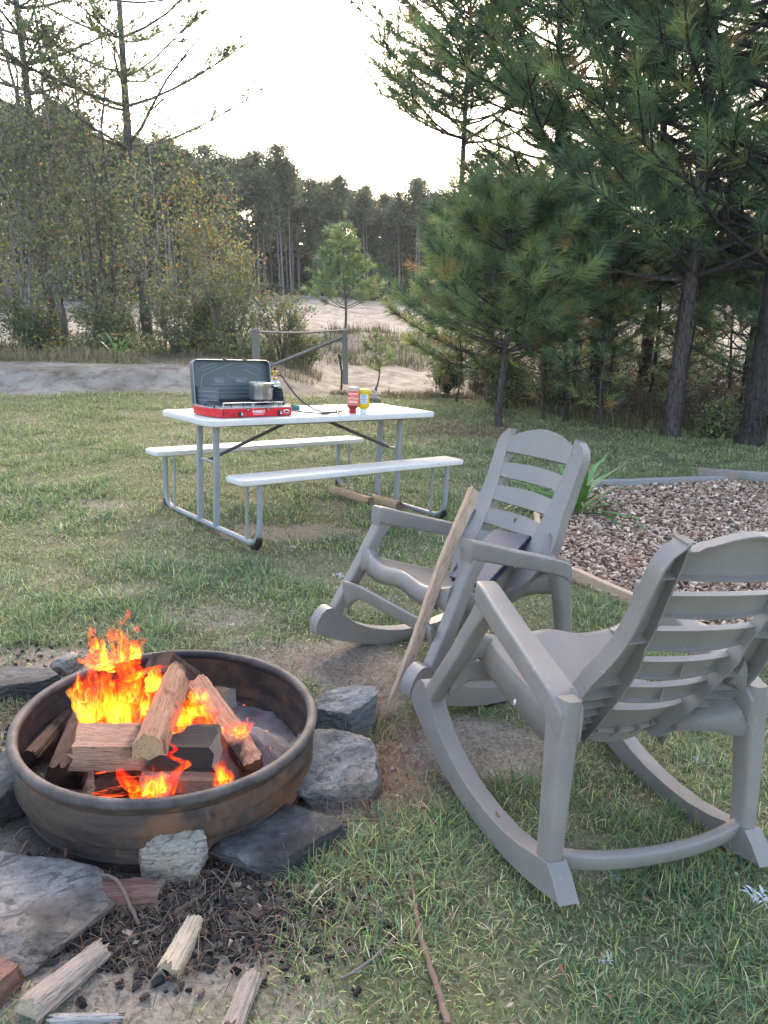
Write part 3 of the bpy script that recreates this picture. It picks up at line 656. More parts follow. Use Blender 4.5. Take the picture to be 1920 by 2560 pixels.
# landscape timbers under the table
def timber(a, b, r, label, seed):
    a = Vector((a[0], a[1], gzf(*a) + r * .7)); b = Vector((b[0], b[1], gzf(*b) + r * .7))
    return log('landscape_timber', label, 'timber', a, b, r * 2, r * 2, M['logwood'], M['redbark'], 'round', 0, seed, 'timbers propping the far table frame', 1.0)
# ================================================================== STICKS
def stick(name, label, cat, P, r, m, seed, group=None, n=5, knots=.25):
    P = [Vector(p) for p in P]; Q = catmull(P, n); rg = random.Random(seed)
    o0 = Q[0].copy(); Q = [q - o0 + Vector((rg.uniform(-1, 1), rg.uniform(-1, 1), 0)) * (r if not hasattr(r, '__len__') else r[0]) * .35 for q in Q]
    k = len(Q); rs = [r] * k if not hasattr(r, '__len__') else [r[0] + (r[1] - r[0]) * i / (k - 1) for i in range(k)]
    bm = bmesh.new(); tube(bm, Q, rs, 8, jit=knots, seed=seed); o = fin(name, bm, m, None, 60); o.location = o0
    return tag(o, label, cat, group)
def gst(name, label, pts, r, m, seed, lift=.006, group='thin sticks on the grass', cat='twig'):
    P = []
    for q in pts:
        p = at(q[0], q[1]); p.z = gzf(p.x, p.y) + lift + (q[2] if len(q) > 2 else 0); P.append(p)
    return stick(name, label, cat, P, r, m, seed, group)
gst('twig', 'long thin brown stick running down the grass to the bottom edge', [(885, 1770), (884, 1860), (893, 1930), (905, 2010), (925, 2090), (945, 2150), (968, 2225)], (.0045, .009), M['twig'], 1, .012)
gst('twig', 'short grey curved twig on the grass left of the long stick', [(735, 2127), (775, 2105), (820, 2070), (852, 2035), (872, 2010)], (.0035, .004), M['twiggrey'], 2, .014)
gst('twig', 'bent brown twig on bare soil inside the near rocking chair', [(957, 1557), (975, 1600), (1000, 1650), (1040, 1690)], (.006, .003), M['twig'], 3, .008)
gst('twig', 'straight twig lying across from the dark slab to the weeds', [(690, 1781), (740, 1778), (800, 1776), (845, 1776)], (.0045, .003), M['twig'], 4, .02)
gst('twig', 'curved dark twig resting over the reddish bark chunk', [(170, 1905), (225, 1925, .055), (262, 1950, .065), (290, 1985, .02), (300, 2000)], (.0035, .005), M['twig'], 5, .01)
gst('twig', 'broken brown stick right of the reddish bark chunk', [(375, 1975), (405, 1955), (432, 1938), (455, 1925)], (.008, .004), M['twig'], 6, .01)
gst('twig', 'charred stick with a pale broken end below the small tan stone', [(385, 1893), (420, 1893), (450, 1885), (470, 1888)], (.011, .010), M['charwood'], 7, .014)
gst('twig', 'grey forked twig leaning by the dark slab', [(448, 2000), (462, 1950), (490, 1900), (508, 1868, .02)], (.003, .003), M['twiggrey'], 8, .012)
gst('twig', 'short black stick standing against the front left of the ring', [(140, 1945), (143, 1900, .02), (146, 1865, .05)], (.007, .006), M['charwood'], 9, .01)
gst('twig', 'brown twig along the right end of the bottom left branch', [(225, 2075), (260, 2045), (300, 2020), (345, 2000)], (.004, .006), M['twig'], 10, .008)
gst('twig', 'thin upright twig in the pine straw by the leaning stake', [(948 * .88, 1700), (818, 1640), (812, 1600), (820, 1560, .05)], (.003, .003), M['twig'], 11, .008)
gst('twig', 'thin brown twigs beside the wide flat pale stone', [(0, 1895), (30, 1870), (62, 1830, .02)], (.006, .004), M['twig'], 12, .012)
# leaning stake, square and pointed, resting against the far rocking chair
sa = at(833, 1552); sa.z = gzf(sa.x, sa.y)
# ================================================================== ROCKING CHAIR
bl = [(-.120, .335), (-.136, .372), (-.172, .43), (-.208, .493), (-.255, .593), (-.299, .695), (-.339, .803), (-.367, .911), (-.388, 1.0), (-.397, 1.057)]
def back_x(z):
    zs = [b[1] for b in bl]; xs_ = [b[0] for b in bl]; return float(np.interp(z, zs, xs_))
def back_n(z):
    dx = back_x(z + .02) - back_x(z - .02); v = Vector((.04, 0, -dx)).normalized(); return v      # forward normal
def inner_y(z): return float(np.interp(z, [.335, .372, .493, .593, .695, .803, .911, 1.0, 1.057], [.120, .130, .152, .156, .164, .174, .185, .192, .196]))
def outer_y(z): return float(np.interp(z, [.335, .372, .45, .52, .58, .62, .68, .75, .85, .95, 1.02, 1.057], [.150, .190, .242, .272, .288, .292, .277, .262, .261, .264, .262, .238]))
def make_chair():
    t = empty('rocking_chair', (0, 0, 0), (0, 0, 0)); m = M['chair']
    # rockers
    top = [(-.497, .098), (-.480, .112), (-.45, .138), (-.415, .160), (-.37, .145), (-.29, .112), (-.2, .087), (-.1, .074), (0, .070), (.09, .076), (.18, .093), (.26, .120), (.32, .155), (.37, .190), (.405, .208), (.432, .206), (.455, .186), (.472, .155), (.479, .125)]
    bot = [(x, .42 * x * x) for x in np.linspace(.476, -.49, 16)]
    for s in (1, -1):
        bm = bmesh.new(); poly = top + bot
        yc = lambda x: s * (.343 + .012 * x)
        A = [bm.verts.new((x, yc(x) - .031, z)) for x, z in poly]; B = [bm.verts.new((x, yc(x) + .031, z)) for x, z in poly]; n = len(poly)
        bm.faces.new(A); bm.faces.new(list(reversed(B)))
        for k in range(n): bm.faces.new((A[k], B[k], B[(k + 1) % n], A[(k + 1) % n]))
        fin('rocker', bm, m, t, 40, .007, 3)
        # legs, widening into the arm as a rounded arch
        bm = bmesh.new(); R2 = []
        for x, z, a, yy, b in ((.375, .15, .036, .352, .027), (.362, .20, .037, .350, .029), (.330, .27, .037, .345, .030), (.298, .34, .036, .338, .031), (.268, .41, .036, .330, .032), (.243, .48, .037, .323, .033),
                               (.214, .545, .038, .318, .034), (.196, .585, .044, .315, .034), (.178, .612, .056, .313, .034), (.156, .632, .076, .312, .034)):
            R2.append(ring_pts(Vector((x, s * yy, z)), Vector((1, 0, .25)).normalized(), Vector((0, 1, 0)), a * .80, b * .9, 28, 6.0))
        loft(bm, R2); fin('leg', bm, m, t, 45)
        bm = bmesh.new(); R2 = []
        for x, z, a, yy, b in ((-.385, .11, .038, .338, .027), (-.378, .16, .038, .337, .028), (-.362, .23, .039, .335, .030), (-.342, .31, .041, .333, .032), (-.322, .39, .043, .330, .034), (-.303, .46, .046, .327, .036),
                               (-.288, .51, .050, .324, .037), (-.272, .545, .060, .322, .037), (-.245, .568, .085, .320, .037)):
            R2.append(ring_pts(Vector((x, s * yy, z)), Vector((1, 0, -.1)).normalized(), Vector((0, 1, 0)), a * .90, b * .95, 24, 3.4))
        loft(bm, R2); fin('leg', bm, m, t, 45)
        # armrest: flat top plank with a deep skirt
        bm = bmesh.new(); R2 = []
        for x, z, h_, yy, b in ((.238, .610, .028, .310, .032), (.234, .636, .034, .310, .036), (.215, .630, .040, .311, .038), (.18, .625, .040, .312, .038), (.10, .610, .038, .315, .039), (0, .592, .036, .318, .040), (-.1, .574, .036, .320, .041),
                                (-.2, .556, .036, .322, .043), (-.27, .540, .038, .323, .044), (-.312, .520, .044, .323, .042), (-.328, .500, .042, .323, .036)):
            R2.append(ring_pts(Vector((x, s * yy, z)), Vector((0, 1, 0)), Vector((.15, 0, 1)).normalized(), b * .98, h_ * .96, 32, 8.0))
        loft(bm, R2); fin('armrest', bm, m, t, 45)
    # seat: scooped panel with rolled front and deep side skirts
    nu, nv = 26, 34; bm = bmesh.new(); G = []
    def seat_pt(i, j):
        v = -1 + 2 * j / (nv - 1); uu = i / (nu - 1)
        hw = .250 - .075 * uu ** 1.5
        x = .285 - .425 * uu; y = hw * v
        z = .452 - .085 * uu - .012 * math.sin(math.pi * uu)
        z += .022 * abs(v) ** 4 * (1 - .3 * uu) + .010 * (math.cos(v * 5.2) if abs(v) < .62 else math.cos(.62 * 5.2)) * max(0, 1 - uu * 2.0)
        x += -.012 * v * v
        return Vector((x, y, z))
    for i in range(nu): G.append([bm.verts.new(seat_pt(i, j)) for j in range(nv)])
    for i in range(nu - 1):
        for j in range(nv - 1): bm.faces.new((G[i][j], G[i][j + 1], G[i + 1][j + 1], G[i + 1][j]))
    def skirt(edge, offs):
        prev = edge
        for o_ in offs:
            cur = [bm.verts.new(v.co + o_(k / (len(edge) - 1))) for k, v in enumerate(edge)]
            for k in range(len(edge) - 1): bm.faces.new((prev[k], prev[k + 1], cur[k + 1], cur[k]))
            prev = cur
        return prev
    front = G[0]; lf = [G[i][0] for i in range(nu)]; rt = [G[i][-1] for i in range(nu)]
    skirt(front, [lambda k: Vector((.012, 0, -.004)), lambda k: Vector((.019, 0, -.016)), lambda k: Vector((.021, 0, -.045)), lambda k: Vector((.018, 0, -.072 - .016 * abs(2 * k - 1) ** 3))])
    skirt(lf, [lambda k: Vector((.004, -.009, -.003)), lambda k: Vector((.006, -.015, -.014)), lambda k: Vector((.0, -.017, -.085 - .02 * k))])
    skirt(rt, [lambda k: Vector((.004, .009, -.003)), lambda k: Vector((.006, .015, -.014)), lambda k: Vector((.0, .017, -.085 - .02 * k))])
    # corner webs joining seat to legs
    bmesh.ops.recalc_face_normals(bm, faces=bm.faces); o = fin('seat', bm, m, t, 50)
    sm = o.modifiers.new('wall', 'SOLIDIFY'); sm.thickness = .006; sm.offset = -1
    for s in (1, -1):
        bm = bmesh.new()
        loft(bm, [ring_pts(Vector((x, s * y, z)), Vector((1, 0, -.1)), Vector((0, 0, 1)), a, h_, 14, 3.5) for y, x, z, a, h_ in ((.245, .262, .425, .030, .040), (.275, .262, .428, .030, .046), (.305, .262, .432, .032, .060))])
        fin('seat_bracket', bm, m, t, 45); bm = bmesh.new()
        loft(bm, [ring_pts(Vector((x, s * y, z)), Vector((1, 0, .3)), Vector((0, 0, 1)), a, h_, 14, 3.5) for y, x, z, a, h_ in ((.175, -.17, .385, .030, .022), (.24, -.24, .43, .030, .028), (.30, -.30, .47, .034, .055))])
        fin('rear_bracket', bm, m, t, 45)
    # backrest
    bm = bmesh.new(); zs_ = [.335, .372, .43, .493, .55, .593, .645, .695, .75, .803, .857, .911, .957, 1.0, 1.03, 1.05, 1.062]
    for s in (1, -1):
        def sect(z, y0, y1, d0, d1):
            c = Vector((back_x(z), 0, z)); nn = back_n(z)
            return [c + nn * d0 + Vector((0, s * y0, 0)), c + nn * d0 + Vector((0, s * y1, 0)), c + nn * d1 + Vector((0, s * y1, 0)), c + nn * d1 + Vector((0, s * y0, 0))]
        fr_, ow, iw = [], [], []
        for z in zs_:
            yi, yo = inner_y(z), outer_y(z) - (.0 if z < 1.02 else (z - 1.02) * .55)
            fr_.append(sect(z, yi, yo, .0, -.006)); dpt = .034 + .016 * (z < .7)
            ow.append(sect(z, yo - .006, yo + .0005, .0005, -.050)); iw.append(sect(z, yi - .0005, yi + .0055, .0005, -dpt))
        loft(bm, fr_); loft(bm, ow); loft(bm, iw)
        for z in (.36, .40, .44, .48, .52, .56, .615, .77, .965):
            yi, yo = inner_y(z) + .002, outer_y(z) - .002; c = Vector((back_x(z), 0, z)); nn = back_n(z); tt = Vector((-nn.z, 0, nn.x)) * .0025
            pr = [c + nn * -.004 + Vector((0, s * yi, 0)), c + nn * -.004 + Vector((0, s * yo, 0)), c + nn * (-.038) + Vector((0, s * yo, 0)), c + nn * (-.030) + Vector((0, s * yi, 0))]
            loft(bm, [[p - tt for p in pr], [p + tt for p in pr]])
        # rounded cap at the top of the stile
        z = 1.060; c = Vector((back_x(z), 0, z)); nn = back_n(z)
        yi, yo = inner_y(1.057), .225
        cp = [c + nn * .001 + Vector((0, s * (yi - .001), .004)), c + nn * .001 + Vector((0, s * (yo - .004), .002)), c + nn * -.043 + Vector((0, s * (yo - .004), .002)), c + nn * -.043 + Vector((0, s * (yi - .001), .004))]
        loft(bm, [[p - Vector((0, 0, .005)) for p in cp], cp])
    def slat(zt, zb, crown=.010, bow=.022, crest=False, fl=.018):
        ny_ = 25; pl, tf, bf = [], [], []
        for k in range(ny_):
            v = -1 + 2 * k / (ny_ - 1); a = abs(v)
            ztt = zt + crown * (1 - a ** 2)
            if crest:
                ztt = float(np.interp(a, [0, .2, .4, .55, .66, .74, .80, .88, 1.0], [1.086, 1.082, 1.073, 1.063, 1.055, 1.052, 1.040, 1.034, 1.036]))
            y = v * (inner_y(.5 * (zt + zb)) + .003); bw = -bow * (1 - v * v)
            def pt(z, d):
                c = Vector((back_x(min(z, 1.08)), 0, z)); nn = back_n(min(z, 1.03)); q = c + nn * (d + bw) ; q.y = y; return q
            zbb = zb + .004 * (1 - a ** 2)
            pl.append([pt(zbb, 0), pt(ztt, 0), pt(ztt, -.005), pt(zbb, -.005)])
            tf.append([pt(ztt + .0004, .0004), pt(ztt + .0004, -fl), pt(ztt - .0045, -fl), pt(ztt - .0045, .0003)])
            bf.append([pt(zbb - .0004, .0004), pt(zbb - .0004, -fl), pt(zbb + .0045, -fl), pt(zbb + .0045, .0003)])
        loft(bm, pl); loft(bm, tf); loft(bm, bf)
    slat(1.083, .957, crest=True, bow=.018, fl=.026)
    for zt, zb in ((.905, .840), (.797, .732), (.689, .625), (.588, .527), (.488, .372)): slat(zt, zb, crown=.013)
    # centre ribs on two slats and scallop under the back
    for z0_, z1_ in ((.636, .692), (.537, .590)):
        zc = .5 * (z0_ + z1_); c = Vector((back_x(zc), 0, zc)); nn = back_n(zc)
        box(bm, c + nn * -.030, (.018, .004, z1_ - z0_ - .006))
    low = []
    for k in range(21):
        v = -1 + 2 * k / 20; y = v * .165; b = -.03 * (1 - v * v)
        z1_, z0_ = .376, .376 - .062 * (1 - abs(v) ** 3) - .006
        low.append([Vector((-.138 + b, y, z1_)), Vector((-.112 + b, y, z0_)), Vector((-.117 + b, y, z0_)), Vector((-.143 + b, y, z1_))])
    loft(bm, low)
    for y in (-.11, -.045, .03, .10):
        b = -.03 * (1 - (y / .165) ** 2)
        loft(bm, [[Vector((-.142 + b, y + e, .385)), Vector((-.165 + b, y + e, .380)), Vector((-.120 + b, y + e, .325))] for e in (-.002, .002)])
    # flared webs from stile to arm
    for s in (1, -1):
        loft(bm, [ring_pts(Vector((x, s * y, z)), Vector((1, 0, .35)).normalized(), Vector((-.35, 0, 1)).normalized(), a, h_, 12, 3) for y, x, z, a, h_ in
                  ((.240, -.272, .615, .020, .055), (.262, -.272, .598, .024, .045), (.282, -.270, .566, .026, .026), (.305, -.268, .540, .026, .020))])
    fin('backrest', bm, m, t, 40)
    # stretchers
    bm = bmesh.new(); R2 = []
    for k in range(17):
        v = -1 + 2 * k / 16; R2.append(ring_pts(Vector((-.378 - .035 * (1 - v * v), v * .318, .130 + .016 * abs(v) ** 4 - .006)), Vector((1, 0, 0)), Vector((0, 0, 1)), .017, .024 + .006 * abs(v) ** 6, 14, 4))
    loft(bm, R2); fin('rear_stretcher', bm, m, t, 50)
    bm = bmesh.new(); R2 = []
    for k in range(21):
        v = -1 + 2 * k / 20; e = max(0, (abs(v) - .72) / .28); h_ = .034 + .035 * e ** 2
        R2.append(ring_pts(Vector((.322 + .02 * e, v * .318, .336 - h_ - .002)), Vector((1, 0, 0)), Vector((.3, 0, 1)).normalized(), .012, h_, 14, 4.5))
    loft(bm, R2); fin('front_stretcher', bm, m, t, 50)
    return t
def pose(o, x, y, z, yaw, pitch, roll):
    o.rotation_euler = (Matrix.Rotation(yaw, 4, 'Z') @ Matrix.Rotation(pitch, 4, 'Y') @ Matrix.Rotation(roll, 4, 'X')).to_euler(); o.location = (x, y, z)
ch1 = make_chair(); ch2 = copy_tree(ch1)
C1 = (.260, 3.102, -.06 * .26 - .02 * 3.102 + .0, -2.546, -.146, .010); C2 = (.600, 2.197, -.06 * .6 - .02 * 2.197, 1.919, -.077, .122)
pose(ch1, *C1); pose(ch2, *C2)
tag(ch1, 'grey plastic rocking chair facing the fire, a dark slab on its seat', 'rocking chair', 'grey plastic rocking chairs')
tag(ch2, 'grey plastic rocking chair nearest the camera, seen from behind', 'rocking chair', 'grey plastic rocking chairs')
bpy.context.view_layer.update()
MW1 = ch1.matrix_world.copy(); MW2 = ch2.matrix_world.copy()
# navy slab standing on the seat of the far chair against its back
nb = empty('tablet_case', (0, 0, 0), (0, 0, 0), 'dark navy flat case standing on the far rocking chair seat against its back', 'case')
bm = bmesh.new(); box(bm, (0, 0, 0), (.012, .21, .34)); fin('cover', bm, M['navy'], nb, 30, .006, 3)
bm = bmesh.new(); box(bm, (-.009, 0, 0), (.009, .204, .334)); fin('page_block', bm, M['black'], nb, 30, .003)
bm = bmesh.new(); box(bm, (-.018, .0, 0), (.010, .21, .34)); fin('back_cover', bm, M['navy'], nb, 30, .005, 3)
nb.matrix_world = MW1 @ Matrix.Translation((-.126, .068, .522)) @ Matrix.Rotation(R_(-54), 4, 'Y') @ Matrix.Rotation(R_(8), 4, 'X')
# small white bird dropping on the seat edge; caterpillar on the rocker
bm = bmesh.new(); bmesh.ops.create_icosphere(bm, subdivisions=2, radius=1)
for v in bm.verts: v.co = Vector((v.co.x * .005, v.co.y * .004 * (1 + .4 * math.sin(v.co.z * 3)), v.co.z * .010))
o = fin('paint_chip', bm, M['white'], None, 60); o.matrix_world = MW2 @ Matrix.Translation((.02, .262, .36)); tag(o, 'tiny white fleck stuck on the side of the near chair seat', 'fleck')
bm = bmesh.new(); tube(bm, catmull([(-.012, 0, 0), (-.004, .002, .001), (.004, 0, .001), (.012, -.004, 0)], 4), [.0015] + [.0032] * 11 + [.0012], 8, jit=.3)
o = fin('caterpillar', bm, M['twig'], None, 60); o.matrix_world = MW2 @ Matrix.Translation((-.13, .345, .080)); tag(o, 'small brown caterpillar on the top of the near chair rocker', 'caterpillar')
# stake
top_l = MW1 @ Vector((.0, .0, 0))
st_b = sa; st_t = aty(1022, 1055, 2.90)
d = (st_t - st_b); L = d.length; bm = bmesh.new(); rings = []; rg = random.Random(4)
for k in range(19):
    t_ = k / 18; wdt = .020 if t_ > .12 else .020 * (.3 + .7 * t_ / .12)
    j = Vector((.008 * math.sin(t_ * 7) + rg.uniform(-.001, .001), .006 * math.sin(t_ * 5 + 1), L * t_ + (rg.uniform(-.006, .012) if k == 18 else 0)))
    rings.append([j + Vector((sx_ * wdt * (1 + rg.uniform(-.04, .04)), sy_ * wdt * .8, rg.uniform(-.006, .01) if k == 18 else 0)) for sx_, sy_ in ((-1, -1), (1, -1), (1, 1), (-1, 1))])
loft(bm, rings); o = fin('wooden_stake', bm, M['stake'], None, 30, .003); o.location = st_b
zq = d.normalized(); xq = Vector((1, .35, 0)); xq = (xq - zq * xq.dot(zq)).normalized(); o.rotation_euler = Matrix((xq, zq.cross(xq), zq)).transposed().to_euler()
tag(o, 'weathered square wooden stake leaning on the far rocking chair', 'stake')
# ================================================================== PICNIC TABLE
TBL = (-.584, 5.482, -.036, .693, .062, -.004)
pt_ = empty('picnic_table', (0, 0, 0), (0, 0, 0), 'white plastic folding picnic table with grey steel legs and two benches', 'picnic table'); pose(pt_, *TBL)
def slab(name, hx, hy, r, z0, z1, cx=0, cy=0, parent=pt_, m=M['table']):
    bm = bmesh.new(); P = rrect(hx, hy, r, 6)
    R2 = []
    for z, ins in ((z0, .010), (z0 + .006, .001), (z1 - .008, 0), (z1 - .003, .003), (z1, .010)):
        Q = rrect(hx - ins, hy - ins, max(.005, r - ins), 6); R2.append([Vector((cx + x, cy + y, z)) for x, y in Q])
    loft(bm, R2); return fin(name, bm, m, parent, 50)
slab('tabletop', .962, .345, .06, .720, .762); slab('bench', .93, .106, .035, .412, .450, 0, -.595); slab('bench', .93, .106, .035, .412, .450, 0, .595)
for s in (-1, 1):
    X0 = s * .785; bm = bmesh.new(); P = [Vector((X0, -.665, .41)), Vector((X0, -.665, .16))]
    for k in range(1, 9): a = R_(180 + 90 * k / 8); P.append(Vector((X0, -.665 + .12 + .12 * math.cos(a), .145 + .12 * math.sin(a))))
    Q = P + [Vector((X0, y, .025)) for y in (-.3, 0, .3)] + [Vector((p.x, -p.y, p.z)) for p in reversed(P)]
    tube(bm, Q, .0175, 12, up=(1, 0, 0)); fin('leg_tube', bm, M['tube'], pt_, 50)
    for y in (-.117, .117):
        bm = bmesh.new(); box(bm, (X0, y, .372), (.034, .034, .70)); fin('leg_post', bm, M['tube'], pt_, 30, .003)
    for y in (-.513, .513):
        bm = bmesh.new(); tube(bm, [(X0, y, .03), (X0, y, .415)], .0095, 10); fin('bench_strut', bm, M['tube'], pt_, 50)
    bm = bmesh.new(); tube(bm, [(X0, -.11, .455), (X0, .11, .455)], .010, 10, up=(1, 0, 0)); fin('crossbar', bm, M['tube'], pt_, 50)
    bm = bmesh.new(); tube(bm, [(X0, 0, .455), (s * .10, 0, .712)], .012, 4, up=(0, 1, 0), r2=.005); fin('brace', bm, M['brace'], pt_, 30)
    bm = bmesh.new(); box(bm, (X0, 0, .712), (.045, .30, .015)); fin('top_rail', bm, M['brace'], pt_, 30, .002)
    for y in (-1, 1):
        bm = bmesh.new(); tube(bm, [(X0, y * .668, .075), (X0, y * .655, .045), (X0, y * .63, .016), (X0, y * .58, .006)], [.020, .024, .024, .018], 10, up=(1, 0, 0)); fin('foot_cap', bm, M['black'], pt_, 50)
bm = bmesh.new()
for y in (-.25, .25): box(bm, (0, y, .713), (1.5, .03, .013))
fin('underframe', bm, M['brace'], pt_, 30)
bpy.context.view_layer.update(); MT = pt_.matrix_world.copy()
# timbers under the far frame
q1 = at(716, 1068); q2 = at(800, 1094); q3 = at(806, 1090); q4 = at(862, 1106)
timber((q1.x, q1.y + .03), (q2.x, q2.y + .03), .042, 'brown round edged timber propping the far table frame, left piece', 71)
timber((q3.x + .01, q3.y + .03), (q4.x, q4.y + .03), .042, 'brown timber end beside it, partly behind the chair arm', 72)
# ------------------------------------------------------------------ camp stove
def on_table(o, x, y, yaw=0, z=.762): o.matrix_world = MT @ Matrix.Translation((x, y, z)) @ Matrix.Rotation(yaw, 4, 'Z'); return o
sv = empty('camp_stove', (0, 0, 0), (0, 0, 0), 'red two burner camping stove with its grey lid open', 'stove')
SW, SD, SH = .580, .29, .058     # half handled below
bm = bmesh.new(); hx, hy = SW / 2, SD / 2; ch_ = .05
pol = [(-hx + ch_, -hy), (hx - .012, -hy), (hx, -hy + .012), (hx, hy), (-hx, hy), (-hx, -hy + .10)]
for z0, z1, ins in ((.004, SH, 0),):
    loft(bm, [[Vector((x, y, z0)) for x, y in pol], [Vector((x, y, z1)) for x, y in pol]])
fin('body', bm, M['red'], sv, 30, .004, 3)
bm = bmesh.new(); q = [(x * .985, y * .97) for x, y in pol]; loft(bm, [[Vector((x, y, SH - .001)) for x, y in q], [Vector((x, y, SH + .006)) for x, y in q]])
box(bm, (0, .0, SH + .008), (SW * .80, SD * .72, .006)); fin('tray', bm, M['tray'], sv, 30, .002)
for bx_ in (-.14, .14):
    bm = bmesh.new(); lathe(bm, [(.0, .0), (.045, .0), (.048, .008), (.035, .014), (.0, .016)], 20, (bx_, .0, SH + .006)); fin('burner', bm, M['burner'], sv, 40)
gt = bmesh.new()
zt_ = SH + .034
for y in np.linspace(-.112, .112, 7): tube(gt, [(-.235, y, zt_), (.235, y, zt_)], .0028, 6)
for x in (-.235, -.155, -.07, .0, .07, .155, .235): tube(gt, [(x, -.118, SH + .008), (x, -.118, zt_ - .003), (x, -.112, zt_), (x, .112, zt_), (x, .118, zt_ - .003), (x, .118, SH + .008)], .0028, 6, up=(1, 0, 0))
fin('grate', gt, M['wire'], sv, 50)
gt = bmesh.new()
for x0, x1 in ((-.215, -.005), (.005, .215)): tube(gt, catmull([(x0, -.126, SH + .004), (x0, -.126, zt_ - .006), (x0 + .01, -.126, zt_), (x1 - .01, -.126, zt_), (x1, -.126, zt_ - .006), (x1, -.126, SH + .004)], 3), .0032, 6, up=(0, 1, 0))
fin('grate_bar', gt, M['chrome'], sv, 50)
for kx, rr_ in ((-.165, .0135), (-.105, .0165), (.185, .0165)):
    bm = bmesh.new(); R2 = [[Vector((kx + r * math.cos(2 * math.pi * k / 18), y, SH * .42 + r * math.sin(2 * math.pi * k / 18))) for k in range(18)] for r, y in ((rr_, -hy + .002), (rr_, -hy - .010), (rr_ * .75, -hy - .014))]
    loft(bm, R2); kn = fin('knob', bm, M['black'] if kx != -.165 else M['red'], sv, 40)
    bm = bmesh.new(); box(bm, (kx, -hy - .0165, SH * .42 + .003), (.004, .006, rr_ * 1.1)); box(bm, (kx + .006, -hy - .0155, SH * .42 - .003), (.005, .004, .006)); fin('pointer', bm, M['white'] if kx != -.165 else M['black'], kn, 30)
for lx in (-.055, .095):
    bm = bmesh.new(); box(bm, (lx, -hy - .003, SH - .007), (.020, .006, .016)); lt_ = fin('latch', bm, M['black'], sv, 30, .001)
    bm = bmesh.new(); box(bm, (lx, -hy - .0065, SH - .008), (.006, .003, .008)); fin('catch', bm, M['white'], lt_, 30)
bm = bmesh.new()   # oval badge
R2 = [[Vector((.238 + a * math.cos(2 * math.pi * k / 24), y, SH * .55 + b * math.sin(2 * math.pi * k / 24))) for k in range(24)] for a, b, y in ((.023, .0135, -hy + .001), (.023, .0135, -hy - .002), (.021, .012, -hy - .003))]
loft(bm, R2); bd = fin('badge', bm, M['chrome'], sv, 40)
bm = bmesh.new(); R2 = [[Vector((.238 + a * math.cos(2 * math.pi * k / 24), y, SH * .55 + b * math.sin(2 * math.pi * k / 24))) for k in range(24)] for a, b, y in ((.0165, .0085, -hy - .0025), (.0165, .0085, -hy - .0038))]
loft(bm, R2); fin('badge_field', bm, M['black'], bd, 40)
bm = bmesh.new(); loft(bm, [[Vector((.238 + x, y, SH * .55 + z)) for x, z in ((-.011, -.004), (-.004, .004), (.0, .0), (.005, .005), (.011, -.004))] for y in (-hy - .0035, -hy - .0046)]); fin('badge_peak', bm, M['capred'], bd, 30)
bm = bmesh.new()
for k in range(3):
    tube(bm, catmull([(-.232 + k * .013, -hy - .0005, .016), (-.225 + k * .013, -hy - .001, .029), (-.232 + k * .013, -hy - .0005, .042)], 4), .0015, 6, up=(0, 1, 0))
fin('vent_slots', bm, M['black'], sv, 50)
def text(name, s_, size, m, parent, M4, ext=.0006, mirror=False, bold=.0, align='CENTER'):
    cu = bpy.data.curves.new(name, 'FONT'); cu.body = s_; cu.size = size; cu.extrude = ext; cu.offset = bold; cu.align_x = align; cu.align_y = 'CENTER'
    to = bpy.data.objects.new(name, cu); COL.objects.link(to); dg = bpy.context.evaluated_depsgraph_get(); me = bpy.data.meshes.new_from_object(to.evaluated_get(dg))
    bpy.data.objects.remove(to)
    if mirror:
        for v in me.vertices: v.co.x *= -1
        me.flip_normals()
    me.transform(M4); o = link(name, me, None, parent); me.materials.clear(); me.materials.append(m); return o
RX = Matrix.Rotation(R_(90), 4, 'X')
text('lettering', 'EVEREST', .024, M['white'], sv, Matrix.Translation((.028, -hy - .0008, SH * .60)) @ RX, bold=.0006)
bm = bmesh.new(); box(bm, (.028, -hy - .0008, SH * .34), (.075, .0012, .0022)); fin('print_line', bm, M['white'], sv, 30)
# handle on the left end
bm = bmesh.new(); tube(bm, catmull([(-.262, -.09, SH), (-.262, -.09, SH + .022), (-.258, -.02, SH + .024), (-.262, .03, SH + .022), (-.262, .03, SH)], 4), .004, 8, up=(1, 0, 0)); fin('handle', bm, M['black'], sv, 50)
# lid, hinged at the back, leaning open
lidM = Matrix.Translation((0, hy + .004, SH - .015)) @ Matrix.Rotation(R_(-8), 4, 'X')
LH, LD = .305, .050
def lidpt(x, z, d): return lidM @ Vector((x, d, z))     # d: depth, negative towards the cook
bm = bmesh.new(); P = rrect(hx, LH / 2, .038, 6); P = [(x, z + LH / 2) for x, z in P]
Pi = [(x * .975, (z - LH / 2) * .96 + LH / 2) for x, z in P]
rO = [[lidpt(x, z, d_) for x, z in P] for d_ in (-.040,)] ; 
rings = [[lidpt(x, z, -.036) for x, z in Pi], [lidpt(x * .99, (z - LH / 2) * .985 + LH / 2, -.041) for x, z in P], [lidpt(x, z, -.038) for x, z in P], [lidpt(x, z, .004) for x, z in P], [lidpt(x * .98, (z - LH / 2) * .97 + LH / 2, .012) for x, z in P]]
n_ = len(P); vs_ = [[bm.verts.new(p) for p in r] for r in rings]
for A, B in zip(vs_[:-1], vs_[1:]):
    for k in range(n_): bm.faces.new((A[k], A[(k + 1) % n_], B[(k + 1) % n_], B[k]))
bm.faces.new(vs_[-1]); 
inn = [bm.verts.new(lidpt(x * .965, (z - LH / 2) * .95 + LH / 2, .0)) for x, z in P]
for k in range(n_): bm.faces.new((vs_[0][(k + 1) % n_], vs_[0][k], inn[k], inn[(k + 1) % n_]))
bm.faces.new(inn)
lid = fin('lid', bm, M['lid'], sv, 35)
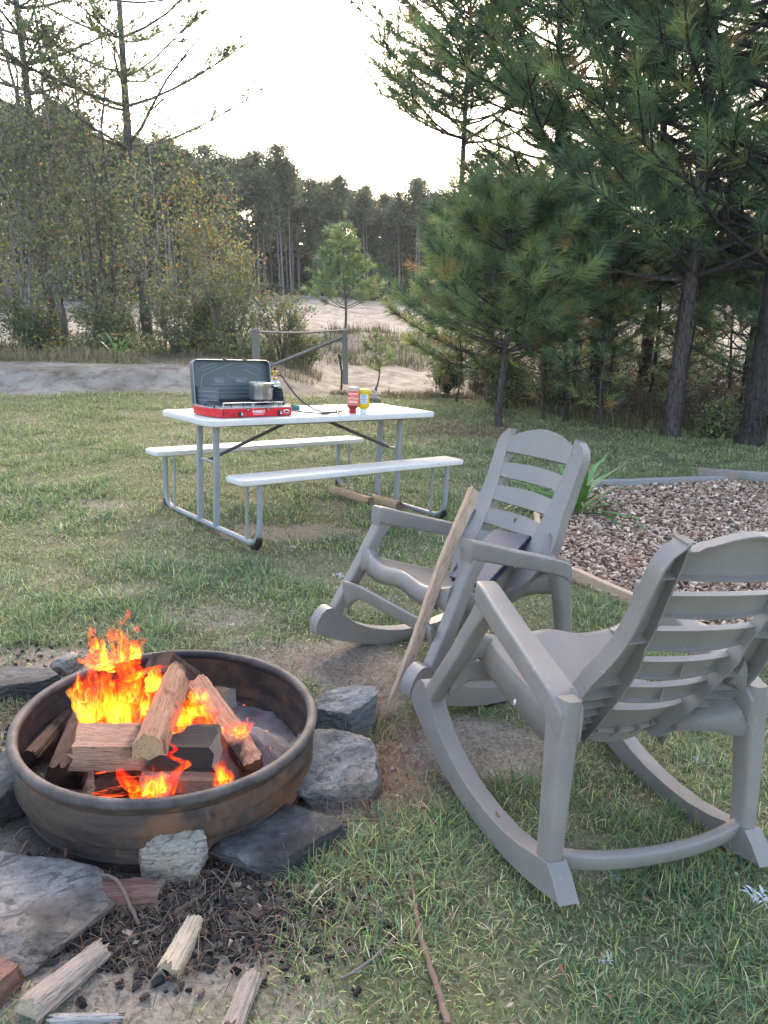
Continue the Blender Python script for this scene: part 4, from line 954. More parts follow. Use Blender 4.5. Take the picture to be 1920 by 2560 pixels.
bm = bmesh.new(); rr2 = [[lidpt(x * 1.001, (z - LH / 2) * 1.002 + LH / 2, -.0385) for x, z in P], [lidpt(x * .992, (z - LH / 2) * .988 + LH / 2, -.0425) for x, z in P], [lidpt(x * .982, (z - LH / 2) * .972 + LH / 2, -.0385) for x, z in P]]
vv = [[bm.verts.new(p) for p in r] for r in rr2]
for A, B in ((vv[0], vv[1]), (vv[1], vv[2])):
    for k in range(n_): bm.faces.new((A[k], A[(k + 1) % n_], B[(k + 1) % n_], B[k]))
fin('lid_rim', bm, M['lidrim'], lid, 50)
bm = bmesh.new()   # pressed ridges
def ridge(P_, r=.0016): tube(bm, [lidpt(x, z, -.0012) for x, z in P_], r, 6, up=(0, 1, 0), r2=r)
for z, a, b in ((.118, -.20, .26), (.092, -.20, .26), (.066, -.22, .26), (.045, -.22, .26)): ridge([(a, z - .012), (a + .025, z), (b, z)])
ridge([(-.262 + .03, .12), (-.20, .205), (-.10, .245), (.02, .285)]); ridge([(-.235, .235), (-.20, .26), (-.10, .285)]); ridge([(-.225, .13), (-.205, .235), (-.10, .268)])
ridge([(.26 - .03, .12), (.20, .205), (.10, .245)]); ridge([(.235, .235), (.20, .26), (.10, .285)])
ridge([(-.14, .185), (-.045, .185)]); ridge([(.01, .185), (.13, .185)]); ridge([(-.14, .145), (.13, .145)])
ridge([(-.03, .175), (-.015, .20), (-.02, .215), (-.005, .195), (0, .18)])
fin('pressed_ridges', bm, M['lidrim'], lid, 50)
text('embossed_lettering', 'CAMP', .030, M['lidrim'], lid, lidM @ Matrix.Translation((.075, -.0012, .165)) @ RX, .0008, True)
text('embossed_lettering', 'CHEF', .030, M['lidrim'], lid, lidM @ Matrix.Translation((-.085, -.0012, .165)) @ RX, .0008, True)
for x in (-.055, .095):
    bm = bmesh.new(); box(bm, (0, 0, 0), (.026, .014, .008)); bmesh.ops.transform(bm, matrix=lidM @ Matrix.Translation((x, -.034, LH + .004)), verts=bm.verts); fin('lid_catch', bm, M['black'], lid, 30, .002)
# side wind screens
for s in (-1, 1):
    bm = bmesh.new(); 
    if s < 0: pts_ = [lidpt(-hx + .012, .02, -.006), lidpt(-hx + .012, .135, -.006), Vector((-hx + .10, -.02, SH + .125)), Vector((-hx + .092, -.03, SH + .01))]
    else: pts_ = [lidpt(hx - .02, .03, -.006), lidpt(hx - .02, .135, -.006), Vector((hx - .008, -.02, SH + .115)), Vector((hx - .004, -.05, SH + .004))]
    cN = (pts_[1] - pts_[0]).cross(pts_[3] - pts_[0]).normalized() * .0015
    loft(bm, [[p - cN for p in pts_], [p + cN for p in pts_]]); ws = fin('wind_screen', bm, M['lid'], sv, 30)
    bm = bmesh.new()
    for k in (.25, .5, .75):
        a = pts_[0].lerp(pts_[1], k); b = pts_[3].lerp(pts_[2], k); side_ = -s
        tube(bm, [a.lerp(b, .15) + cN * 1.2, a.lerp(b, .9) + cN * 1.2], .0016, 6); tube(bm, [a.lerp(b, .15) - cN * 1.2, a.lerp(b, .9) - cN * 1.2], .0016, 6)
    fin('screen_ridge', bm, M['lidrim'] if s < 0 else M['lid'], ws, 50)
STV = (-.578, -.105)
on_table(sv, STV[0], STV[1], .0)
# pot on the right burner
pt0 = (STV[0] + .135, STV[1] + .01); potz = .762 + SH + .038
pot = empty('saucepan', (0, 0, 0), (0, 0, 0), 'stainless steel camping pot steaming on the right burner', 'pot'); on_table(pot, pt0[0], pt0[1], 0, potz)
bm = bmesh.new(); lathe(bm, [(.0, 0), (.070, 0), (.078, .006), (.080, .02), (.081, .066), (.0825, .068), (.0825, .108), (.086, .111), (.086, .114), (.0815, .114), (.080, .108), (.078, .02), (.066, .006), (0, .005)], 40); fin('pot_body', bm, M['steel'], pot, 40)
bm = bmesh.new(); lathe(bm, [(0, .112), (.06, .113), (.078, .110), (.078, .106), (0, .106)], 40); fin('pot_lid', bm, M['steel'], pot, 40)
bm = bmesh.new(); hd = Matrix.Rotation(R_(-48), 4, 'Z'); 
tube(bm, [hd @ Vector(p) for p in ((.080, -.018, .088), (.125, -.018, .094), (.135, 0, .094), (.125, .018, .094), (.080, .018, .088))], .006, 8, 3.5, r2=.004); box(bm, hd @ Vector((.107, 0, .093)), (.05, .03, .006), hd); fin('pot_handle', bm, M['wire'], pot, 40)
# gas cylinder with regulator and hose
gc = empty('gas_cylinder', (0, 0, 0), (0, 0, 0), 'small green gas bottle with a brass regulator behind the stove', 'gas bottle'); CX, CY = -.225, .085; on_table(gc, CX, CY)
bm = bmesh.new(); lathe(bm, [(0, 0), (.047, 0), (.0495, .006), (.0495, .150), (.048, .151), (0, .151)], 32); fin('bottle_sleeve', bm, M['cyldk'], gc, 40)
bm = bmesh.new(); lathe(bm, [(.0, .1505), (.049, .1515), (.0498, .165), (.046, .185), (.034, .200), (.016, .207), (.015, .214), (0, .214)], 32); fin('bottle_shoulder', bm, M['cyl'], gc, 60)
bm = bmesh.new(); lathe(bm, [(0, .095), (.0502, .095), (.0502, .148), (0, .148)], 32); fin('bottle_label', bm, M['mlabel'], gc, 40)
bm = bmesh.new(); lathe(bm, [(0, .21), (.013, .21), (.013, .228), (.008, .230), (.008, .268), (.015, .269), (.015, .274), (.008, .275), (.008, .282), (0, .282)], 16); rgl = fin('regulator', bm, M['brass'], gc, 40)
bm = bmesh.new(); lathe(bm, [(0, .281), (.0085, .281), (.0085, .305), (0, .305)], 12); fin('regulator_knob', bm, M['black'], rgl, 40)
bm = bmesh.new(); tube(bm, [(-.02, 0, .272), (.02, 0, .272)], .003, 8); tube(bm, [(0, 0, .250), (.016, -.006, .250)], .006, 8); fin('valve_arm', bm, M['brass'], rgl, 40)
Tw = lambda x, y, z: MT @ Vector((x, y, .762 + z))
hp = [Tw(CX + .012, CY - .005, .252), Tw(CX + .045, CY - .03, .235), Tw(CX + .08, CY - .08, .16), Tw(CX + .12, CY - .15, .085), Tw(CX + .165, CY - .24, .035), Tw(CX + .20, CY - .30, .014), Tw(CX + .21, CY - .33, .008), Tw(CX + .17, CY - .335, .010), Tw(CX + .09, CY - .29, .014), Tw(CX + .0, CY - .235, .022), Tw(STV[0] + SW / 2 + .002, STV[1] - .06, .022)]
hp0 = hp[0].copy(); bm = bmesh.new(); tube(bm, catmull([p - hp0 for p in hp], 6), .0052, 10); o = fin('gas_hose', bm, M['hose'], None, 60); o.location = hp0; tag(o, 'black rubber gas hose looping from the regulator to the stove', 'hose')
# long nosed lighter
lg = empty('gas_lighter', (0, 0, 0), (0, 0, 0), 'grey green hand tool with a ring and a red tip lying on the table', 'lighter'); on_table(lg, .02, -.235, .12, .762)
bm = bmesh.new(); loft(bm, [ring_pts(Vector((x, 0, .012)), Vector((0, 1, 0)), Vector((0, 0, 1)), a, b, 12, 3) for x, a, b in ((-.075, .010, .006), (-.06, .018, .011), (-.02, .014, .011), (.03, .009, .008), (.07, .008, .007))]); fin('grip', bm, M['lighter'], lg, 50)
bm = bmesh.new(); R2 = []
for k in range(24): a = 2 * math.pi * k / 24; R2.append(ring_pts(Vector((.084 + .013 * math.cos(a), 0, .016 + .013 * math.sin(a))), Vector((math.cos(a), 0, math.sin(a))), Vector((0, 1, 0)), .004, .006, 8))
loft(bm, R2, closed=True); fin('ring', bm, M['lighter'], lg, 50)
bm = bmesh.new(); tube(bm, [(.098, 0, .016), (.128, 0, .018)], .007, 10); fin('tip', bm, M['coral'], lg, 50)
# teal bowl and coral lid behind the bottle
bo = empty('bowl', (0, 0, 0), (0, 0, 0), 'shallow teal plastic bowl behind the gas bottle', 'bowl'); on_table(bo, -.075, .10)
bm = bmesh.new(); lathe(bm, [(0, 0), (.05, 0), (.062, .006), (.066, .026), (.063, .026), (.058, .009), (0, .006)], 32); fin('bowl_wall', bm, M['teal'], bo, 50)
o = None; bm = bmesh.new(); lathe(bm, [(0, 0), (.016, 0), (.018, .004), (.018, .034), (.014, .040), (0, .041)], 20); o = fin('bottle_cap', bm, M['coral'], None, 50); on_table(o, -.125, .055, 0, .766); tag(o, 'coral red cap beside the teal bowl', 'cap')
bm = bmesh.new(); P = rrect(.10, .075, .02, 4); loft(bm, [[Vector((x, y, z)) for x, y in P] for z in (0, .004)]); o = fin('plate', bm, M['whitecap'], None, 40); on_table(o, .085, .07, .3, .7625); tag(o, 'thin white paper plate lying flat beside the teal bowl', 'plate')
# sauce bottles standing on their caps
def squeeze(name, label, cat, x, y, yaw, H_, W_, body, cap, top=None, fill=None):
    e = empty(name, (0, 0, 0), (0, 0, 0), label, cat); on_table(e, x, y, yaw)
    bm = bmesh.new(); lathe(bm, [(0, 0), (W_ * .30, 0), (W_ * .31, .002), (W_ * .29, .030), (0, .030)], 24); fin('cap', bm, cap, e, 40)
    prof = [(.028, .26, .24), (.036, .34, .26), (.046, .46, .29), (.055, .50, .30), (.075, .475, .28), (.100, .455, .27), (.125, .455, .27), (.145, .49, .29), (.160, .50, .30), (.172, .47, .28), (.178, .40, .22)]
    k_ = H_ / .178; prof = [(z * k_ if z > .03 else z, a, b) for z, a, b in prof]
    def sec(z, a, b, f=1.0): return ring_pts(Vector((0, 0, z)), Vector((1, 0, 0)), Vector((0, 1, 0)), a * W_ * f, b * W_ * f, 28, 3.0)
    if fill:
        zf = .16 * k_; bm = bmesh.new(); lo_ = [p for p in prof if p[0] <= .055 * k_ + .001]; loft(bm, [sec(*p) for p in lo_]); fin('sauce', bm, fill, e, 50)
        bm = bmesh.new(); hi_ = [(lo_[-1][0] + .0005,) + lo_[-1][1:]] + [p for p in prof if p[0] > .055 * k_ + .001]; loft(bm, [sec(*p) for p in hi_]); b_ = fin('bottle_body', bm, body, e, 50)
    else:
        bm = bmesh.new(); loft(bm, [sec(*p) for p in prof]); b_ = fin('bottle_body', bm, body, e, 50)
    return e, b_, k_
face = -TBL[3] + R_(0)      # turn the labels to the cook
def label_patch(name, W_, z0, z1, wmul, m, e, yoff=.305, shape='rect', d=.0012):
    bm = bmesh.new(); rows = []
    for i in range(9):
        z = z0 + (z1 - z0) * i / 8; t_ = i / 8
        ww = wmul * (1 if shape == 'rect' else (.72 + .28 * t_) if shape == 'keystone' else 1)
        if i in (0, 8): ww *= .86
        row = []
        for j in range(9):
            v = -1 + 2 * j / 8; x = v * W_ * .5 * ww; y = -W_ * yoff * (1 - .33 * abs(v * ww) ** 3); row.append(Vector((x, y - d, z)))
        rows.append(row)
    G = [[bm.verts.new(p) for p in r] for r in rows]; G2 = [[bm.verts.new(p + Vector((0, .0035, 0))) for p in r] for r in rows]
    for i in range(8):
        for j in range(8): bm.faces.new((G[i][j], G[i][j + 1], G[i + 1][j + 1], G[i + 1][j])); bm.faces.new((G2[i][j + 1], G2[i][j], G2[i + 1][j], G2[i + 1][j + 1]))
    return fin(name, bm, m, e, 50)
kb, kbody, kk = squeeze('ketchup_bottle', 'clear ketchup squeeze bottle with a coral label standing on a red cap', 'ketchup bottle', .235, -.225, face + .06, .186, .088, M['clear'], M['capred'], fill=M['ketchup'])
lb = label_patch('label', .088, .062, .158, .86, M['klabel'], kb)
def flat_text(s_, size, m, parent, z, y, x=0, bold=0.0): return text('lettering', s_, size, m, parent, Matrix.Translation((x, y, z)) @ RX, .0004, False, bold)
flat_text('KETCHUP', .0165, M['white'], lb, .106, -.0292, 0, .0004); flat_text('TOMATO', .009, M['white'], lb, .121, -.0292)
bm = bmesh.new()
for k in range(7): box(bm, (-.027 + .009 * k, -.0285, .083), (.005, .002, .016)); box(bm, (-.027 + .009 * k, -.0285, .139), (.005, .002, .012))
fin('label_stripes', bm, M['white'], lb, 30)
mb, mbody, mk_ = squeeze('mustard_bottle', 'yellow mustard squeeze bottle with a pale label standing on a white cap', 'mustard bottle', .315, -.250, face + .0, .172, .086, M['mustard'], M['whitecap'])
lb = label_patch('label', .086, .070, .136, .72, M['mlabel'], mb, shape='keystone')
flat_text('HEINZ', .0115, M['mblue'], lb, .125, -.0288, 0, .0003); flat_text('YELLOW', .0085, M['capred'], lb, .111, -.0288); flat_text('MUSTARD', .0088, M['mblue'], lb, .101, -.0288, 0, .0002)
bm = bmesh.new()
for z in (.091, .085, .079): box(bm, (0, -.0283, z), (.026 - (.091 - z) * .6, .002, .002))
fin('label_lines', bm, M['mblue'], lb, 30)
# ================================================================== WOODEN FRAME BEYOND THE LAWN
wf = empty('timber_fence', (0, 0, 0), (0, 0, 0), 'grey weathered timber fence frame with a diagonal brace at the lawn edge', 'fence')
pl_ = Vector((-2.12, 13.0, 0)); pr_ = Vector((-.655, 13.2, 0)); pl_.z = gzf(pl_.x, pl_.y); pr_.z = gzf(pr_.x, pr_.y)
wf.location = pl_; dd = pr_ - pl_; dd.z = 0; LL = dd.length; wf.rotation_euler = (0, 0, math.atan2(dd.y, dd.x)); zt1 = 1.02 - pl_.z
bm = bmesh.new(); box(bm, (0, 0, zt1 / 2 - .1), (.135, .10, zt1 + .2)); fin('post', bm, M['framewood'], wf, 30, .006)
bm = bmesh.new(); box(bm, (LL, 0, zt1 / 2 - .11), (.085, .10, zt1 + .18)); fin('post', bm, M['framewood'], wf, 30, .006)
bm = bmesh.new(); tube(bm, [(.068, 0, zt1 - .045), (LL * .35, 0, zt1 - .062), (LL * .6, 0, zt1 - .062), (LL + .045, 0, zt1 - .02)], .02, 4, up=(0, 1, 0), r2=.052)
fin('rail', bm, M['framewood'], wf, 30)
bm = bmesh.new(); tube(bm, [(.07, .005, .06), (LL - .045, .005, zt1 - .14)], .03, 4, up=(0, 1, 0), r2=.05); fin('brace', bm, M['framewood'], wf, 30)
e = at(737, 870); 
bm = bmesh.new(); tube(bm, [(0, 0, -.1), (.02, 0, .3), (-.03, 0, .62)], .018, 6, jit=.3); o = fin('old_post', bm, M['barkdk'], None, 50); q = aty(736, 800, 13.6); o.location = (q.x, q.y, gzf(q.x, q.y)); tag(o, 'thin dark rotten post under the diagonal brace of the frame', 'post')
# ================================================================== FLAMES
def mk_flame():
    m = bpy.data.materials.new('flame_gas'); m.use_nodes = True; t = m.node_tree; t.nodes.clear(); L = t.links.new
    tc = t.nodes.new('ShaderNodeTexCoord'); at_ = t.nodes.new('ShaderNodeAttribute'); at_.attribute_name = 'col'
    sp = t.nodes.new('ShaderNodeSeparateColor'); L(at_.outputs['Color'], sp.inputs[0])
    def no(scale, det, dist, sc3, rough=.5):
        mp = t.nodes.new('ShaderNodeMapping'); mp.inputs['Scale'].default_value = sc3; L(tc.outputs['Object'], mp.inputs[0])
        n_ = t.nodes.new('ShaderNodeTexNoise'); n_.inputs['Scale'].default_value = scale; n_.inputs['Detail'].default_value = det; n_.inputs['Distortion'].default_value = dist; n_.inputs['Roughness'].default_value = rough
        L(mp.outputs[0], n_.inputs['Vector']); return n_.outputs['Fac']
    def ma(op, a, b=0.0, c=None, cl=False):
        n_ = t.nodes.new('ShaderNodeMath'); n_.operation = op; n_.use_clamp = cl
        for i, q in enumerate((a, b) if c is None else (a, b, c)):
            if isinstance(q, (int, float)): n_.inputs[i].default_value = q
            else: L(q, n_.inputs[i])
        return n_.outputs[0]
    a = no(8, 2, 1.2, (1.2, 1.2, .40)); b = no(17, 2, 1.5, (1.3, 1.3, .28)); c = no(6, 2, .8, (1, 1, .6))
    fil = ma('SUBTRACT', 1.0, ma('MULTIPLY', ma('ABSOLUTE', ma('SUBTRACT', b, .5)), 9.0), cl=True)      # thin bright filaments
    cool = sp.outputs[0]                                                                               # 0 at the root, 1 at the tip
    # cover
    cov = ma('ADD', ma('MULTIPLY', ma('SUBTRACT', a, .5), 4.5), ma('SUBTRACT', .80, ma('MULTIPLY', cool, 1.45)))
    cov = ma('ADD', cov, ma('MULTIPLY', fil, .35)); cov = ma('MULTIPLY', cov, 1.0, cl=True)
    heat = ma('ADD', ma('MULTIPLY', ma('SUBTRACT', c, .5), 4.2), ma('SUBTRACT', .72, ma('MULTIPLY', cool, .95)))
    heat = ma('ADD', heat, ma('MULTIPLY', fil, .42)); heat = ma('MULTIPLY', heat, 1.0, cl=True)
    r = t.nodes.new('ShaderNodeValToRGB'); cr = r.color_ramp
    while len(cr.elements) < 5: cr.elements.new(.5)
    for e, (p, q) in zip(cr.elements, ((0, (.9, .010, .0006, 1)), (.32, (1, .022, .0008, 1)), (.56, (1, .065, .002, 1)), (.78, (1, .19, .005, 1)), (1, (1, .36, .03, 1)))): e.position = p; e.color = q
    L(heat, r.inputs[0])
    em = t.nodes.new('ShaderNodeEmission'); L(r.outputs[0], em.inputs[0]); em.inputs[1].default_value = 1.15
    tr = t.nodes.new('ShaderNodeBsdfTransparent'); mx = t.nodes.new('ShaderNodeMixShader'); o = t.nodes.new('ShaderNodeOutputMaterial')
    lw = t.nodes.new('ShaderNodeLayerWeight'); lw.inputs[0].default_value = .5; edge_ = ma('POWER', ma('SUBTRACT', 1.0, lw.outputs['Facing'], cl=True), 1.5)
    L(ma('MULTIPLY', ma('MULTIPLY', cov, edge_), ma('ADD', .12, ma('MULTIPLY', heat, .45)), cl=True), mx.inputs[0]); L(tr.outputs[0], mx.inputs[1]); L(em.outputs[0], mx.inputs[2]); L(mx.outputs[0], o.inputs[0]); return m
M['flame'] = mk_flame()
def flame(label, lobes, seed):
    """each lobe: base (du,dv picture point, y depth) ... as world base, tip, radius"""
    Vs, Fs, Cs = [], [], []; o_ = 0; nu, nv = 22, 34
    base0 = Vector(lobes[0][0])
    for li, (b, tp, R, sw) in enumerate(lobes):
        b = Vector(b) - base0; tp = Vector(tp) - base0; d = tp - b; H_ = d.length
        T = np.linspace(0, 1, nv); A = np.linspace(0, 2 * np.pi, nu, endpoint=False)
        TT, AA = np.meshgrid(T, A, indexing='ij'); sd = seed * 7 + li * 3
        rr_ = R * (np.sin(np.pi * np.clip(TT * .70 + .28, 0, 1)) ** .8) * (1 - TT ** 3) + .001
        w1 = (fbm(TT * 3 + sd, AA * 0 + li, 1.2, sd, 3) - .5) * sw * H_ * TT; w2 = (fbm(TT * 3 + sd, AA * 0 + 9, 1.2, sd + 4, 3) - .5) * sw * H_ * TT
        lob = 1 + .8 * (fbm(np.cos(AA) * 1.6 + TT * 3.2, np.sin(AA) * 1.6 + sd, 1.4, sd + 2, 3) - .5) + .35 * (fbm(np.cos(AA) * 4 + TT * 6, np.sin(AA) * 4 + sd, 1.6, sd + 5, 2) - .5)
        x = b.x + d.x * TT + w1 * 1.6 + np.cos(AA) * rr_ * lob; y = b.y + d.y * TT + w2 * .8 + np.sin(AA) * rr_ * lob * .75
        z = b.z + d.z * TT + rr_ * .15 * (lob - 1)
        Vs.append(np.stack([x, y, z], -1).reshape(-1, 3)); I = np.arange(nu * nv).reshape(nv, nu) + o_
        Fs.append(np.stack([I[:-1, :], np.roll(I, -1, 1)[:-1, :], np.roll(I, -1, 1)[1:, :], I[1:, :]], -1).reshape(-1, 4))
        Cs.append(np.stack([TT, TT * 0 + li * .1, TT * 0], -1).reshape(-1, 3)); o_ += nu * nv
    o = np_mesh('flame', np.concatenate(Vs), np.concatenate(Fs), M['flame'], col=np.concatenate(Cs), smooth=True); o.location = base0
    return tag(o, label, 'flame', 'flames of the campfire')
f_ = lambda u, v, y: tuple(aty(u, v, y))
flame('tall orange and yellow flame rising on the left of the fire', [
    (f_(235, 1570, 2.12), f_(262, 1352, 2.20), .085, .35), (f_(215, 1560, 2.14), f_(170, 1375, 2.22), .060, .40), (f_(285, 1565, 2.10), f_(318, 1400, 2.18), .060, .40),
    (f_(215, 1568, 2.06), f_(228, 1420, 2.10), .060, .35), (f_(265, 1570, 2.06), f_(275, 1440, 2.10), .060, .35), (f_(250, 1440, 2.14), f_(272, 1312, 2.20), .055, .5), (f_(225, 1440, 2.16), f_(148, 1360, 2.22), .045, .6), (f_(290, 1430, 2.16), f_(305, 1345, 2.2), .030, .6),
    (f_(255, 1566, 2.18), f_(232, 1390, 2.24), .085, .3), (f_(325, 1490, 2.02), f_(364, 1415, 2.05), .022, .5), (f_(275, 1470, 2.1), f_(372, 1428, 2.06), .020, .4), (f_(205, 1470, 2.1), f_(185, 1500, 2.0), .015, .4), (f_(205, 1400, 2.18), f_(195, 1330, 2.24), .014, .8)], 3)
flame('orange flame in the middle behind the level log', [
    (f_(385, 1580, 2.00), f_(352, 1475, 2.08), .042, .5), (f_(400, 1575, 2.08), f_(428, 1465, 2.2), .050, .6), (f_(430, 1560, 2.10), f_(398, 1480, 2.14), .045, .6), (f_(378, 1578, 1.98), f_(385, 1515, 2.00), .030, .5),
    (f_(440, 1540, 2.14), f_(400, 1455, 2.26), .035, .7), (f_(450, 1560, 2.10), f_(480, 1515, 2.14), .025, .6)], 5)
flame('thin lick of flame curling right above the ash heap', [(f_(505, 1585, 2.10), f_(578, 1528, 2.2), .018, .7), (f_(490, 1580, 2.12), f_(512, 1540, 2.16), .018, .7), (f_(520, 1590, 2.08), f_(545, 1545, 2.12), .020, .6)], 9)
flame('bright yellow flame at the bottom front of the fire', [
    (f_(310, 1728, 1.87), f_(300, 1640, 1.89), .038, .35), (f_(345, 1725, 1.87), f_(365, 1640, 1.88), .040, .35), (f_(290, 1705, 1.87), f_(248, 1650, 1.88), .022, .5), (f_(330, 1728, 1.86), f_(335, 1650, 1.87), .045, .3),
    (f_(368, 1712, 1.86), f_(410, 1580, 1.86), .017, .5), (f_(365, 1720, 1.88), f_(385, 1650, 1.88), .030, .4)], 11)
flame('small flame licking out at the lower right of the logs', [(f_(472, 1692, 1.93), f_(468, 1622, 1.94), .026, .5), (f_(488, 1690, 1.93), f_(498, 1650, 1.94), .020, .4), (f_(472, 1690, 1.91), f_(485, 1630, 1.92), .016, .4)], 13)
# ================================================================== PLANTS ON THE LAWN
def leaf_rosette(name, label, cat, p, n_, L, W, m, seed, up=.5, group=None, curl=.5, sc_=1.0):
    rg = random.Random(seed); bm = bmesh.new()
    for k in range(n_):
        a = 2 * math.pi * k / n_ * 2.618 + rg.uniform(-.3, .3); el = R_(rg.uniform(*up)) if isinstance(up, tuple) else up; l = L * rg.uniform(.6, 1.1); w_ = W * rg.uniform(.7, 1.1)
        h = Vector((math.cos(a), math.sin(a), 0)); s = Vector((-h.y, h.x, 0)); prev = None; S_ = 6; bs = (h * rg.uniform(0, L * .12) + s * rg.uniform(-L * .1, L * .1) * .5) if L > .2 else Vector((rg.uniform(-1, 1) * L * .55, rg.uniform(-1, 1) * L * .55, 0))
        for i in range(S_ + 1):
            t = i / S_; an = el - curl * t * t * rg.uniform(.7, 1.2); c = bs + h * (l * t * math.cos(an)) + Vector((0, 0, 1)) * (l * t * math.sin(max(an, -.5)))
            ww = w_ * (.45 + .9 * t if t < .4 else .81 * (1 - ((t - .4) / .6) ** 2) + .02)
            cur = [bm.verts.new(c - s * ww * .5 + Vector((0, 0, ww * .15))), bm.verts.new(c), bm.verts.new(c + s * ww * .5 + Vector((0, 0, ww * .15)))]
            if prev: bm.faces.new((prev[0], prev[1], cur[1], cur[0])); bm.faces.new((prev[1], prev[2], cur[2], cur[1]))
            prev = cur
    o = fin(name, bm, m, None, 80); o.location = (p[0], p[1], gzf(p[0], p[1]) - .003); return tag(o, label, cat, group)
for i, (u, v, s_, lab) in enumerate(((730, 1247, 1.3, 'silvery weed left of the far rocking chair'), (856, 1290, .8, 'silvery weed under the front of the far rocking chair'), (632, 1182, 1.2, 'silvery weed near the front foot of the picnic table'),
        (1508, 1642, 1.1, 'silvery weed inside the far rocker of the near chair'), (1470, 1748, 1.2, 'pale weed tucked beside the right rocker of the near chair'), (1328, 1900, 1.0, 'silvery weed below the rear stretcher of the near chair'),
        (1632, 1942, 1.5, 'large silvery weed at the right picture edge'), (1488, 1565, .8, 'pale weed under the seat of the near chair'), (1310, 2075, .9, 'silvery weed in the grass at the bottom right'), (1560, 1560, .7, 'tiny silver weed by the edging board'),
        (500, 1350, .8, 'pale weed on the lawn behind the fire ring'))):
    p = at(u, v); leaf_rosette('silver_weed', lab, 'weed', (p.x, p.y), int(24 * s_), .026 * s_, .007 * s_, M['silver'], 100 + i, (.15 * 57, 1.1 * 57), 'silvery weeds in the lawn', .6)
yp = at(1240, 1108); leaf_rosette('spiky_plant', 'green spiky yucca plant at the corner of the wood chip bed', 'plant', (yp.x, yp.y), 34, .62, .060, M['yucca'], 8, (15, 82), None, .35)
yp = at(245, 778); leaf_rosette('spiky_plant', 'small spiky plant on the grass strip below the bushes', 'plant', (yp.x, 14.2), 16, .55, .05, M['yucca'], 6, (25, 80), None, .4)
# ================================================================== TREES
def frame_of(d):
    d = d.normalized(); u = d.cross(Vector((0, 0, 1)))
    if u.length < 1e-3: u = Vector((1, 0, 0))
    u.normalize(); return u, u.cross(d).normalized()
class Acc:
    def __init__(s): s.V, s.F, s.o = [], [], 0
    def tube(s, P, rs, n=5):
        m_ = len(P); V = []
        for i in range(m_):
            d = P[min(i + 1, m_ - 1)] - P[max(i - 1, 0)]; u, v = frame_of(d)
            for k in range(n):
                a = 2 * math.pi * k / n; q = P[i] + (u * math.cos(a) + v * math.sin(a)) * rs[i]; V.append((q.x, q.y, q.z))
        for i in range(m_ - 1):
            for k in range(n): s.F.append((s.o + i * n + k, s.o + i * n + (k + 1) % n, s.o + (i + 1) * n + (k + 1) % n, s.o + (i + 1) * n + k))
        s.V += V; s.o += len(V)
NP = np.array([(.095, .165, .085), (.14, .215, .095), (.195, .27, .10), (.070, .120, .070), (.26, .29, .10), (.34, .22, .09)])
def tufts(B, D, n_per, L, W, r, pal, pr, spreadlo=.25, spreadhi=1.0, stem=.10):
    """B,D arrays of tuft positions/directions -> needle triangles"""
    n = len(B) * n_per; Bq = np.repeat(B, n_per, 0); Dq = np.repeat(D, n_per, 0)
    rv = r.normal(0, 1, (n, 3)); rv -= (rv * Dq).sum(1)[:, None] * Dq; rv /= np.linalg.norm(rv, axis=1)[:, None] + 1e-9
    sp = r.uniform(spreadlo, spreadhi, n)[:, None]; dr = Dq * np.cos(sp) + rv * np.sin(sp)
    st = Bq - Dq * (stem * r.random(n))[:, None]; l = (L * r.uniform(.65, 1.1, n))[:, None]
    sd = np.cross(dr, r.normal(0, 1, (n, 3))); sd /= np.linalg.norm(sd, axis=1)[:, None] + 1e-9
    mid = st + dr * l * .55; tip = st + dr * l; tip[:, 2] -= (l[:, 0] * .06)
    V = np.stack([st - sd * W * .35, st + sd * W * .35, mid + sd * W * .5, tip, mid - sd * W * .5], 1).reshape(-1, 3)
    b = (np.arange(n) * 5)[:, None]; F = np.concatenate([b + np.array([[0, 1, 2]]), b + np.array([[0, 2, 4]]), b + np.array([[4, 2, 3]])])
    c = np.repeat(pal[r.choice(len(pal), len(B), p=np.array(pr, float) / sum(pr))] * r.uniform(.7, 1.4, (len(B), 1)), n_per, 0) * r.uniform(.8, 1.25, (n, 1))
    return V, F, np.repeat(c, 5, 0)
